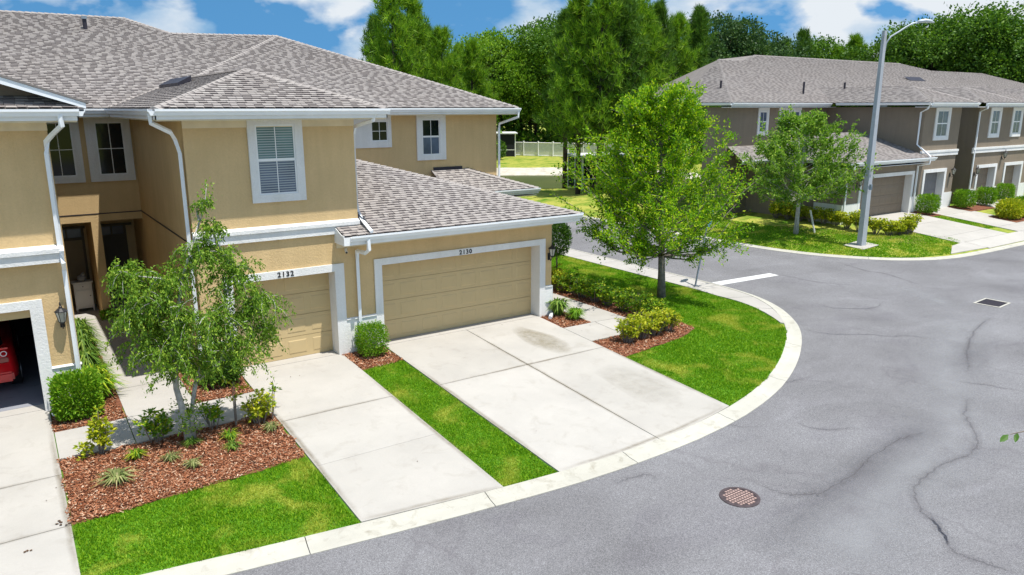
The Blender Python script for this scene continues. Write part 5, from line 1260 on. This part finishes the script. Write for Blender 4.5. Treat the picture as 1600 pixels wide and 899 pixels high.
umbrella_clusters(1.75, 14.62, rstems(10, .26, .3, .68, 6), .10, 'scheffg', 'open green and yellow shrub left of the weeping tree trunks')
umbrella_clusters(2.78, 14.6, rstems(6, .2, .3, .6, 5), .10, 'scheffg', 'sparse green shrub just right of the weeping tree trunks')
umbrella_clusters(3.2, 14.5, [(.02, 0, .95, 3), (.05, .02, .9, 3), (0, .04, .85, 2)], .09, 'scheff', 'tall thin stemmed shrub with a yellow top in the front bed')
umbrella_clusters(3.62, 14.35, rstems(14, .28, .3, .72, 6), .095, 'scheff', 'bushy yellow green shrub at the right end of the front mulch bed')
umbrella_clusters(3.86, 14.4, [(.1, 0, .85, 4), (.14, .05, .7, 3)], .08, 'scheffg', 'leggy yellow green shoot leaning over the middle driveway edge')
for i, (x, y) in enumerate(((13.42, 14.2), (13.95, 14.25), (14.5, 14.3), (15.1, 14.4))):
    umbrella_clusters(x, y, rstems(26, .30, .38, .68, 6), .085, 'scheff', ('bright yellow green hedge shrub nearest the wide driveway', 'bright yellow green hedge shrub second from the wide driveway', 'bright yellow green hedge shrub third from the wide driveway', 'bright yellow green hedge shrub at the lawn end of the short hedge row')[i], 'yellow hedge shrubs by the side walk')
for i, (x, y) in enumerate(((15.45, 15.1), (15.42, 15.8), (15.4, 16.5), (15.4, 17.2), (15.4, 17.9), (15.4, 18.6), (15.4, 19.3), (15.4, 20.0), (15.4, 20.7), (15.4, 21.4))):
    umbrella_clusters(x, y, rstems(24, .30, .35, .72, 6), .10, 'scheffg' if i < 7 else 'scheff', ('%s dark green shrub of the long hedge, counted from the short yellow hedge' % ('first', 'second', 'third', 'fourth', 'fifth', 'sixth', 'seventh')[i]) if i < 7 else ('yellow leaved shrub of the long hedge, %s from its far end behind the garage corner' % ('third', 'second', 'nearest')[i-7]), 'shrubs of the long side hedge' if i < 7 else 'yellow shrubs ending the long side hedge')
# far hedge and far clipped bushes
fh = [(34.7, 25.4), (34.75, 24.7), (34.8, 24.0), (34.85, 23.3), (34.9, 22.6), (34.85, 21.9), (34.75, 21.2), (34.7, 20.5), (34.95, 19.8), (35.4, 19.35), (35.95, 19.2), (36.5, 19.15), (37.0, 19.2)]
src = umbrella_clusters(fh[0][0], fh[0][1], rstems(22, .36, .4, .85, 6), .13, 'scheff', 'yellow green shrub of the hedge in front of the brown house wall', 'hedge shrubs in front of the far brown house')
ordn = ('second', 'third', 'fourth', 'fifth', 'sixth', 'seventh', 'eighth', 'ninth', 'tenth', 'eleventh', 'twelfth', 'thirteenth')
src['label'] = 'first yellow green hedge shrub by the brown wall, counted from the street side'
for i, (x, y) in enumerate(fh[1:]): copy_tree(src, (x, y, tz(x, y)), i*1.7, '%s yellow green hedge shrub by the brown wall, counted towards the far driveway' % ordn[i], scale=(1, 1, random.uniform(.75, 1.1)))
fb = [(42.6, 21.3, 'clipped green bush between the wide brown and the grey far garage doors'), (46.75, 21.3, 'clipped green bush right of the grey far garage door'), (49.3, 21.25, 'clipped green bush left of the third far garage door'), (52.3, 21.5, 'clipped green bush between the two rightmost far garage doors')]
src = None
for x, y, lab in fb:
    if src is None: src = shrub('clipped_bush', (x, y), .95, .95, .95, 2200, .09, 'box', lab, 'bush', 'clipped bushes in front of the far garages', rnd=.4, stem=.15)
    else: copy_tree(src, (x, y, tz(x, y)), x, lab)
shrub('yellow_bush', (46.5, 18.7), 1.5, 1.2, .95, 1600, .15, 'scheff', 'round yellow variegated bush on the mulch by the far pavement', rnd=.7)
shrub('green_bush', (48.0, 18.7), 1.5, 1.2, 1.0, 1600, .14, 'scheffg', 'darker green bush right of the round yellow bush across the street', rnd=.7)
for poly, in (([(45.6, 17.95), (50.0, 17.95), (50.0, 19.4), (45.6, 19.4)],), ([(42.1, 20.8), (43.2, 20.8), (43.2, 22), (42.1, 22)],), ([(46.2, 20.6), (49.2, 20.6), (49.2, 22), (46.2, 22)],)):
    tag(drape('mulch_bed', poly, .045, M['mulchbase'], step=1.5, skirt=.05), kind='structure')

# round topiary behind the garage corner
x, y = 15.6, 20.2; z = 0.; t = thing('topiary_tree', (x, y, z), 'small round clipped tree on a thin stem behind the garage corner', 'tree')
MB().tube([(x, y, z-.1), (x+.03, y, z+.6), (x, y, z+1.3)], [.035, .03, .025], 7).build('trunk', M['bark'], t)
cards('crown', box_leaves((x, y, z+1.0), 1.0, 1.0, 1.25, 2600, .08, rnd=1.0), M['darkleaf'], t)

# ------------------------------------------------------------------ trees
def limb(p0, d0, L, n, droop, wob, rng):
    pts = [np.array(p0, float)]; d = np.array(d0, float); d /= np.linalg.norm(d)
    for i in range(n):
        d = d+np.array([0, 0, droop])*(1./n)+rng.normal(0, wob, 3); d /= np.linalg.norm(d); pts.append(pts[-1]+d*L/n)
    return pts
def leafy(pts, n, L, spread, rng, droopy=0.):
    pts = np.array(pts); seg = rng.integers(0, len(pts)-1, n); f = rng.random(n)[:, None]
    Pp = pts[seg]*(1-f)+pts[seg+1]*f+rng.normal(0, spread, (n, 3)); d = pts[seg+1]-pts[seg]
    D = unit(d)+rng.normal(0, .8, (n, 3))-np.array([0, 0, droopy]); return Pp, D
def make_elm(base, lean, zc, H, env, label, name, material, bark, nl=70, tw=9, lv=42, L=.085, seed=1, cat='tree', forks=1, group=None, up0=.6):
    rng = np.random.default_rng(seed); t = thing(name, tuple(base), label, cat, group); m = MB(); PP = []; DD = []
    b = np.array(base, float); top = b+np.array([lean[0], lean[1], H*.8])
    trunk = [b-np.array([0, 0, .15]), b+np.array([lean[0]*.1, lean[1]*.1, H*.12]), b+np.array([lean[0]*.35, lean[1]*.35, H*.35]), b+np.array([lean[0]*.7, lean[1]*.7, H*.6]), top]
    r0 = .0145*H+.01
    m.tube(trunk, [r0*1.35, r0, r0*.75, r0*.45, r0*.12], 9)
    T = np.array(trunk)
    for i in range(nl):
        f = rng.random()**.85; h = zc+(H*.92-zc)*f          # height of the limb tip zone
        a = rng.uniform(0, 6.283); R = env(h/H)*rng.uniform(.45, 1.18)
        zt_ = h; tip = np.array([b[0]+lean[0]*h/H+R*math.cos(a), b[1]+lean[1]*h/H+R*math.sin(a), b[2]+zt_])
        hs_ = max(zc*.85, h-R*up0-.3); k = min(.999, hs_/(H*.8)); s = np.array([b[0]+lean[0]*k, b[1]+lean[1]*k, b[2]+hs_])
        mid = (s+tip)/2+np.array([0, 0, -.12*R])+rng.normal(0, .1, 3)
        pts = [s, (s+mid)/2+rng.normal(0, .04, 3), mid, (mid+tip)/2+rng.normal(0, .06, 3), tip]
        rr_ = r0*.32*(1-.5*f); m.tube(pts, [rr_, rr_*.8, rr_*.6, rr_*.4, rr_*.15], 5)
        Pp, D = leafy(pts[2:], int(lv*1.6), L, .07, rng); PP.append(Pp); DD.append(D)
        for j in range(tw):
            q = rng.uniform(.3, 1.); ii = min(3, int(q*4)); g_ = q*4-ii; p = pts[ii]*(1-g_)+pts[ii+1]*g_
            d = unit((tip-s)[None])[0]+rng.normal(0, .6, 3)+np.array([0, 0, .25]); tl = rng.uniform(.3, .75)*R**.5*.75
            tp = limb(p, d, tl, 3, -.1, .15, rng); 
            if j % 2 == 0: m.tube(tp, [.008, .006, .005, .003], 3, False)
            Pp, D = leafy(tp, lv, L, .06, rng); PP.append(Pp); DD.append(D)
    m.build('trunk', M[bark], t, True)
    PP = np.concatenate(PP); DD = np.concatenate(DD); kp = ~((PP[:, 0] > 19.2) & (PP[:, 0] < 23) & (PP[:, 2] < 2.85) & (rng.random(len(PP)) < .9)); PP = PP[kp]; DD = DD[kp]; n = len(PP)
    cards('crown', leafquads(PP, DD, L*rng.uniform(.6, 1.3, n), L*.55*rng.uniform(.7, 1.2, n), rng), M[material], t); return t
env1 = lambda f: 3.65*np.interp(f, [.22, .34, .5, .62, .75, .88, 1.], [.30, .85, 1.0, .80, .50, .26, .05])
make_elm((18.04, 17.49, tz(18.04, 17.49)), (-.35, .1), 1.7, 7.6, env1, 'bright yellow green young tree on the corner lawn by the leaning sign', 'elm_tree', 'elm', 'bark', nl=130, tw=10, lv=38, L=.10, seed=5)
env2 = lambda f: 3.1*np.interp(f, [.25, .4, .55, .72, .86, 1.], [.3, .9, 1.0, .8, .45, .1])
make_elm((32.25, 22.35, tz(32.25, 22.35)), (.2, .1), 2.0, 6.4, env2, 'soft green young tree on the far lawn left of the street lamp', 'elm_tree', 'farleaf', 'barkpale', nl=80, tw=9, lv=30, L=.14, seed=8)
t = thing('tree_stake', (32.9, 21.9, tz(32.9, 21.9)), 'short pale wooden stake beside the far young tree', 'stake'); MB().tube([(32.75, 22.0, 1.1), (32.95, 21.75, -.1)], .05, 6).build('stake', M['cabinet'], t)

def make_weeping():
    rng = np.random.default_rng(21); b = np.array([2.31, 14.32, tz(2.31, 14.32)]); t = thing('weeping_tree', tuple(b), 'weeping green tree with two pale trunks in the front mulch bed', 'tree'); m = MB(); PP = []; DD = []
    tr1 = [b+np.array(v) for v in ((-.02, 0, -.1), (-.05, 0, .5), (-.14, .02, 1.1), (-.1, .05, 2.0), (.15, .05, 3.1), (.55, .0, 4.2))]
    tr2 = [b+np.array(v) for v in ((.05, .02, -.1), (.06, .02, .5), (.2, .05, 1.1), (.55, .1, 1.9), (.9, .1, 2.7), (1.1, .1, 3.2))]
    m.tube(tr1, [.085, .065, .055, .045, .03, .01], 8); m.tube(tr2, [.07, .05, .045, .035, .025, .01], 8)
    lobes = [((-.62, .25, 3.05), .45, 50), ((-.35, .1, 2.5), .5, 44), ((-.5, .1, 1.75), .5, 44), ((.05, 0, 2.9), .5, 44), ((.5, 0, 3.45), .38, 46), ((.75, 0, 3.95), .22, 16), ((.62, 0, 4.45), .12, 7),
             ((1.05, .0, 2.9), .5, 52), ((1.4, -.05, 2.3), .5, 60), ((.7, -.25, 2.1), .6, 60), ((.1, -.3, 2.2), .6, 56), ((-.1, -.25, 1.55), .55, 44), ((.9, -.2, 1.55), .55, 40), ((1.6, .1, 1.75), .4, 26), ((.4, -.2, 1.35), .45, 26), ((1.0, .1, 3.35), .3, 14), ((-.72, .1, 2.45), .35, 26)]
    TR = np.array(tr1[2:]+tr2[2:])
    for c, r, k in lobes:
        c = b+np.array(c); i0 = np.argmin(np.linalg.norm(TR-(c-np.array([0, 0, .35])), axis=1)); s = TR[i0]
        hub = c+np.array([0, 0, r*.5]); mid = (s+hub)/2+rng.normal(0, .06, 3)+np.array([0, 0, .1]); m.tube([s, mid, hub], [.028, .02, .012], 5)
        for j in range(k):
            a = rng.uniform(0, 6.283); d = np.array([math.cos(a), math.sin(a), rng.uniform(.1, 1.2)]); st = hub+rng.normal(0, r*.28, 3)
            tp = limb(st, d, r*rng.uniform(.6, 1.25)+.08, 6, -2.6, .1, rng)
            if j % 3 == 0: m.tube(tp, [.007, .006, .005, .004, .003, .002, .002], 3, False)
            Pp, D = leafy(tp, 50, .045, .03, rng, .7); PP.append(Pp); DD.append(D)
    # the leader shooting above the crown
    tp = [b+np.array(v) for v in ((.5, 0, 4.0), (.68, 0, 4.5), (.74, 0, 4.85))]; m.tube(tp, [.012, .008, .004], 4)
    Pp, D = leafy(tp, 130, .05, .08, rng); PP.append(Pp); DD.append(D)
    # epicormic shoots at the foot
    for j in range(26):
        a = rng.uniform(0, 6.28); tp = limb(b+np.array([.02, 0, rng.uniform(.1, .6)]), (math.cos(a), math.sin(a), 1.), .4, 3, -.3, .15, rng); Pp, D = leafy(tp, 26, .05, .03, rng); PP.append(Pp); DD.append(D)
    m.build('trunk', M['barkpale'], t, True); PP = np.concatenate(PP); DD = np.concatenate(DD); n = len(PP)
    cards('crown', leafquads(PP, DD, .066*rng.uniform(.6, 1.3, n), .03*rng.uniform(.7, 1.2, n), rng), M['weep'], t)
make_weeping()

# ------------------------------------------------------------------ the wood behind
def broad_crown(seed, n, mtl):
    rng = np.random.default_rng(seed); root = None; nb = 34; C = []
    for i in range(nb):
        a = rng.uniform(0, 6.283); z = rng.uniform(.32, .93); R = .42*math.sin(math.pi*min(1, (z-.22)/.78))**.6*rng.uniform(.3, 1.); C.append((R*math.cos(a), R*math.sin(a), z, rng.uniform(.065, .145)))
    PP = []; DD = []
    for (x, y, z, r) in C:
        k = n//nb; d = unit(rng.normal(size=(k, 3))+np.array([0, 0, .25])); q = rng.uniform(.5, 1.05, k)[:, None]
        q *= (1+.22*np.sin(d[:, :1]*9+x*7)*np.sin(d[:, 1:2]*8+z*5)); PP.append(np.array([x, y, z])+d*r*q*np.array([1.15, 1.15, .85])); DD.append(d+rng.normal(0, .5, (k, 3)))
    return np.concatenate(PP), np.concatenate(DD), C
def make_broad(name, seed, h, mtl, n=19000, L=.25):
    P0, D, C = broad_crown(seed, n, mtl); t = thing(name, (0, 0, 0), 'x', 'tree'); rng = np.random.default_rng(seed+50)
    cards('crown', leafquads(P0*h, D, L*rng.uniform(.6, 1.3, len(P0)), L*.7, rng), M[mtl], t)
    m = MB(); m.tube([(0, 0, -.5), (.1, 0, h*.25), (-.1, .1, h*.55), (0, 0, h*.85)], [.022*h, .017*h, .011*h, .003*h], 7)
    for x, y, z, r in C[:14]: m.tube([(0, 0, h*max(.22, z-.3)), (x*h*.5, y*h*.5, h*(z-.1)), (x*h, y*h, h*z)], [.008*h, .005*h, .002*h], 4, False)
    m.build('trunk', M['barkdark'], t, True); return t
def make_pine(name, seed, h, mtl, nb=150, spread=.24, low=.16):
    rng = np.random.default_rng(seed); t = thing(name, (0, 0, 0), 'x', 'tree'); m = MB(); V = []
    m.tube([(0, 0, -.5), (0, 0, h*.5), (0, 0, h*.98)], [.018*h, .012*h, .003*h], 7)
    for i in range(nb):
        f = low+(1-low)*rng.random(); z = h*f; R = h*spread*(1-((f-low)/(1-low))**1.3)**.8*rng.uniform(.5, 1.1)+.25; a = rng.uniform(0, 6.283)
        s = np.array([0, 0, z-.3*R]); tip = np.array([R*math.cos(a), R*math.sin(a), z+.35*R]); mid = (s+tip)/2-np.array([0, 0, .12*R])
        if i % 2 == 0: m.tube([s, mid, tip], [.05, .035, .015], 4, False)
        for q in np.linspace(.35, 1.0, 7):
            c = (1-q)**2*s+2*q*(1-q)*mid+q*q*tip+rng.normal(0, .22, 3); k = 20
            d = unit(rng.normal(0, .75, (k, 3))+np.array([math.cos(a)*.35, math.sin(a)*.35, 1.0])); L = rng.uniform(.4, .85, k)[:, None]; S = unit(np.cross(d, rng.normal(size=(k, 3))))*.03
            P0 = c+d*.03; V.append(np.stack([P0-S, P0+S, P0+d*L], 1))
    cards('needles', np.concatenate(V), M[mtl], t, k=3); m.build('trunk', M['barkdark'], t, True); return t
PR = {'b1': make_broad('oak_tree', 1, 13, 'oak'), 'b2': make_broad('oak_tree', 2, 13, 'oak2'), 'b3': make_broad('oak_tree', 3, 13, 'oak3'), 'b4': make_broad('oak_tree', 4, 13, 'oak'),
      'p1': make_pine('pine_tree', 5, 16, 'pineleaf', 150, .22, .3), 'p2': make_pine('pine_tree', 6, 16, 'pineleaf2', 170, .2, .32), 'p3': make_pine('pine_tree', 7, 16, 'pineleaf', 190, .25, .28)}
BASEH = {k: (13. if k[0] == 'b' else 16.) for k in PR}
used = set()
def px_dir(x):     # ground bearing of an image column at the horizon line
    d = fw+r2*((x-800)/FPX)+u2*((449.5-168)/FPX); return d.x, d.y
wood = [  # column, distance, apparent top row, kind
 (592, 72, 32, 'p2'), (618, 62, -25, 'p1'), (645, 68, -10, 'p3'), (668, 76, 45, 'p2'), (692, 64, 42, 'p1'), (716, 78, 70, 'p3'), (738, 72, 62, 'p1'),
 (762, 116, 50, 'b2'), (784, 118, 42, 'b2'), (812, 122, 72, 'b1'), (838, 118, 52, 'b2'), (858, 117, 40, 'b2'), (880, 116, 25, 'b1'), (905, 115, 25, 'p2'), (935, 118, 20, 'p3'), (965, 116, 20, 'b1'),
 (884, 62, 22, 'p2'), (905, 56.5, -5, 'p3'), (938, 55, -22, 'p1'), (966, 56, -12, 'p2'), (995, 58, 2, 'p3'), (1024, 60, 12, 'p2'), (1052, 64, 24, 'p1'), (1085, 84, 22, 'p2'),
 (1108, 96, 22, 'b3'), (1136, 98, 30, 'b3'), (1172, 98, 48, 'b3'), (1196, 104, 62, 'b3'), (1218, 104, 66, 'p3'), (1246, 100, 54, 'p2'), (1272, 106, 60, 'b1'), (1300, 102, 72, 'p1'), (1328, 104, 60, 'p3'), (1356, 100, 68, 'b1'), (1382, 106, 66, 'p2'),
 (1420, 100, 42, 'b4'), (1450, 98, 30, 'b1'), (1480, 98, 18, 'b4'), (1505, 98, 14, 'b1'), (1534, 98, 26, 'b4'), (1562, 108, 62, 'b3'), (1588, 96, 54, 'b4'), (1612, 94, 45, 'b1'), (1645, 94, 30, 'b4'), (1680, 96, 30, 'b1'),
 (795, 128, 80, 'b4'), (830, 130, 76, 'b3'), (1010, 110, 50, 'b1'), (1060, 108, 44, 'b3'), (1225, 116, 80, 'b4'), (1335, 118, 84, 'b3'), (1405, 118, 78, 'b1'), (1455, 114, 50, 'b3'), (1565, 114, 72, 'b1'),
 (560, 92, 108, 'b1'), (655, 96, 72, 'b4'), (700, 98, 84, 'b3'), (745, 124, 86, 'b4')]
rw = random.Random(9)
for x, dist, top, k in wood:
    dx_, dy_ = px_dir(x); n_ = math.hypot(dx_, dy_); ux, uy = dx_/n_, dy_/n_
    # keep trees behind the fence line and the water
    depth = dist*math.cos(math.atan2(ux, uy)-math.radians(34.21)); h = (CAM_H+depth*(168-top)/FPX+.4)/1.05 if k[0] == 'b' else CAM_H+depth*(168-top)/FPX-.3
    X, Y = ux*dist, uy*dist; z = -.4
    kd = {'b1': 'dark green oak', 'b4': 'dark green oak', 'b2': 'yellow green broad leaved tree', 'b3': 'blue green oak', 'p1': 'bright feathery pine', 'p2': 'darker feathery pine', 'p3': 'bright feathery pine'}[k]
    where = [(575, 'lowest, at the left end of the wood over the near roof'), (605, 'at the left end of the wood'), (632, 'tallest left of the sky gap above the near roof'), (657, 'rising behind the right slope of the near roof'), (680, 'shorter, just right of the tall left pines'),
             (704, 'above the middle of the near roof slope'), (727, 'above the lower part of the near roof slope'), (752, 'above the gutter end of the near roof'), (773, 'right of the near roof end'), (798, 'above the small screen room'), (825, 'above the left half of the vinyl fence'),
             (848, 'above the middle of the vinyl fence'), (870, 'above the right half of the vinyl fence'), (893, 'directly above the dark screened porch'), (920, 'left of the bright elm crown'), (937, 'above the left edge of the elm crown'), (950, 'over the left shoulder of the bright elm'), (980, 'behind the left half of the elm crown'), (1010, 'behind the top of the bright elm'),
             (1040, 'right behind the elm top'), (1070, 'over the right shoulder of the elm'), (1098, 'at the left end of the brown house roof'), (1122, 'behind the left roof peak of the brown house'), (1150, 'behind the dip in the brown house roof'), (1182, 'behind the highest ridge, near its left end'), (1207, 'behind the ridge left of the far young tree'),
             (1232, 'behind the ridge above the twin windows'), (1260, 'behind the ridge above the far young tree'), (1287, 'behind the ridge right of the far young tree'), (1315, 'second behind the ridge left of the street lamp'), (1343, 'behind the ridge just left of the street lamp'), (1370, 'immediately left of the lamp pole top'), (1402, 'right at the lamp pole top'),
             (1420, 'just right of the lamp pole top'), (1435, 'below the curved arm of the street lamp'), (1453, 'below the lamp head'), (1467, 'just right of the lamp head'), (1492, 'tall, right of the lamp head'), (1520, 'tallest at the right side of the picture'), (1550, 'on the right slope of the tall oak group'), (1577, 'in the low gap near the right edge'), (1600, 'at the right edge of the picture'), (1630, 'just beyond the right edge'), (1660, 'beyond the right edge of the frame, first'), (9999, 'beyond the right edge of the picture')]
    lab = kd+' '+next(w for lim, w in where if x < lim)
    grp = {'b1': 'dark oaks of the wood', 'b4': 'dark oaks of the wood', 'b2': 'lighter broad trees of the wood', 'b3': 'blue green oaks of the wood', 'p1': 'bright pines of the wood', 'p3': 'bright pines of the wood', 'p2': 'dark pines of the wood'}[k]
    s = h/BASEH[k]; sxy = (1.0 if k[0] == 'b' else .85)*min(1.3, max(.8, s))*rw.uniform(.9, 1.15)
    if k in used: o = copy_tree(PR[k], (X, Y, z), rw.uniform(0, 6.28), lab, (sxy, sxy, s))
    else: o = PR[k]; o.location = (X, Y, z); o.scale = (sxy, sxy, s); o['label'] = lab; used.add(k)
    o['group'] = grp
# understorey below the crowns
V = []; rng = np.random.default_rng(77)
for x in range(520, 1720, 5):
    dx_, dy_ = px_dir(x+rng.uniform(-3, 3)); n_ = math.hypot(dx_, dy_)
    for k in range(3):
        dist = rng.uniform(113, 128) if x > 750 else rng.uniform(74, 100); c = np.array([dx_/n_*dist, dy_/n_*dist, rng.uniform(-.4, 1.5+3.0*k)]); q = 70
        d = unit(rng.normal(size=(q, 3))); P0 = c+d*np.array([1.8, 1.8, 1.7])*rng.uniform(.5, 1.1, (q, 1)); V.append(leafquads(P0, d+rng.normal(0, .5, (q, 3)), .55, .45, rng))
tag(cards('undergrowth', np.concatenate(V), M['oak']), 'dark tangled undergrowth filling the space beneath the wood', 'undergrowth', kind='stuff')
shrub('dark_bush', (52.0, 80.0), 2.4, 2.4, 2.4, 900, .25, 'darkleaf', 'dark round bush left of the small screened porch in the back yard', rnd=.9)

M['twigleaf'] = m_leaf('leaf_twig', (.03, .09, .008), (.05, .13, .01), (.08, .17, .012), .15)
# twig reaching into the frame at the right edge, close to the camera
def ray(px, py): return fw+r2*((px-800)/FPX)-u2*((py-449.5)/FPX)
t_c = Vector((0, 0, CAM_H))
b = t_c+ray(1640, 668)*5.2; t = thing('leafy_twig', tuple(b), 'leafy green twig end hanging in from the right edge over the road', 'twig')
pts = [b, t_c+ray(1612, 672)*5.1, t_c+ray(1592, 676)*5.0, t_c+ray(1578, 679)*5.0]
MB().tube([tuple(p) for p in pts], [.009, .007, .005, .003], 5).build('stem', M['bark'], t)
for (a, q) in (((1576, 679), (1562, 691)), ((1590, 676), (1586, 692)), ((1604, 674), (1606, 690)), ((1615, 672), (1630, 690))):
    A, B = t_c+ray(*a)*5.0, t_c+ray(*q)*4.97; d = B-A; s = d.cross(ray(*a)).normalized()*d.length*.2
    m = MB(); m.v = [tuple(A), tuple(A+d*.35+s), tuple(A+d*.7+s*.8), tuple(B), tuple(A+d*.7-s*.8), tuple(A+d*.35-s), tuple(A+d*.5-Vector((0, 0, .004)))]; m.f = [(0, 1, 6), (1, 2, 6), (2, 3, 6), (3, 4, 6), (4, 5, 6), (5, 0, 6)]
    m.build('leaf', M['twigleaf'], t)
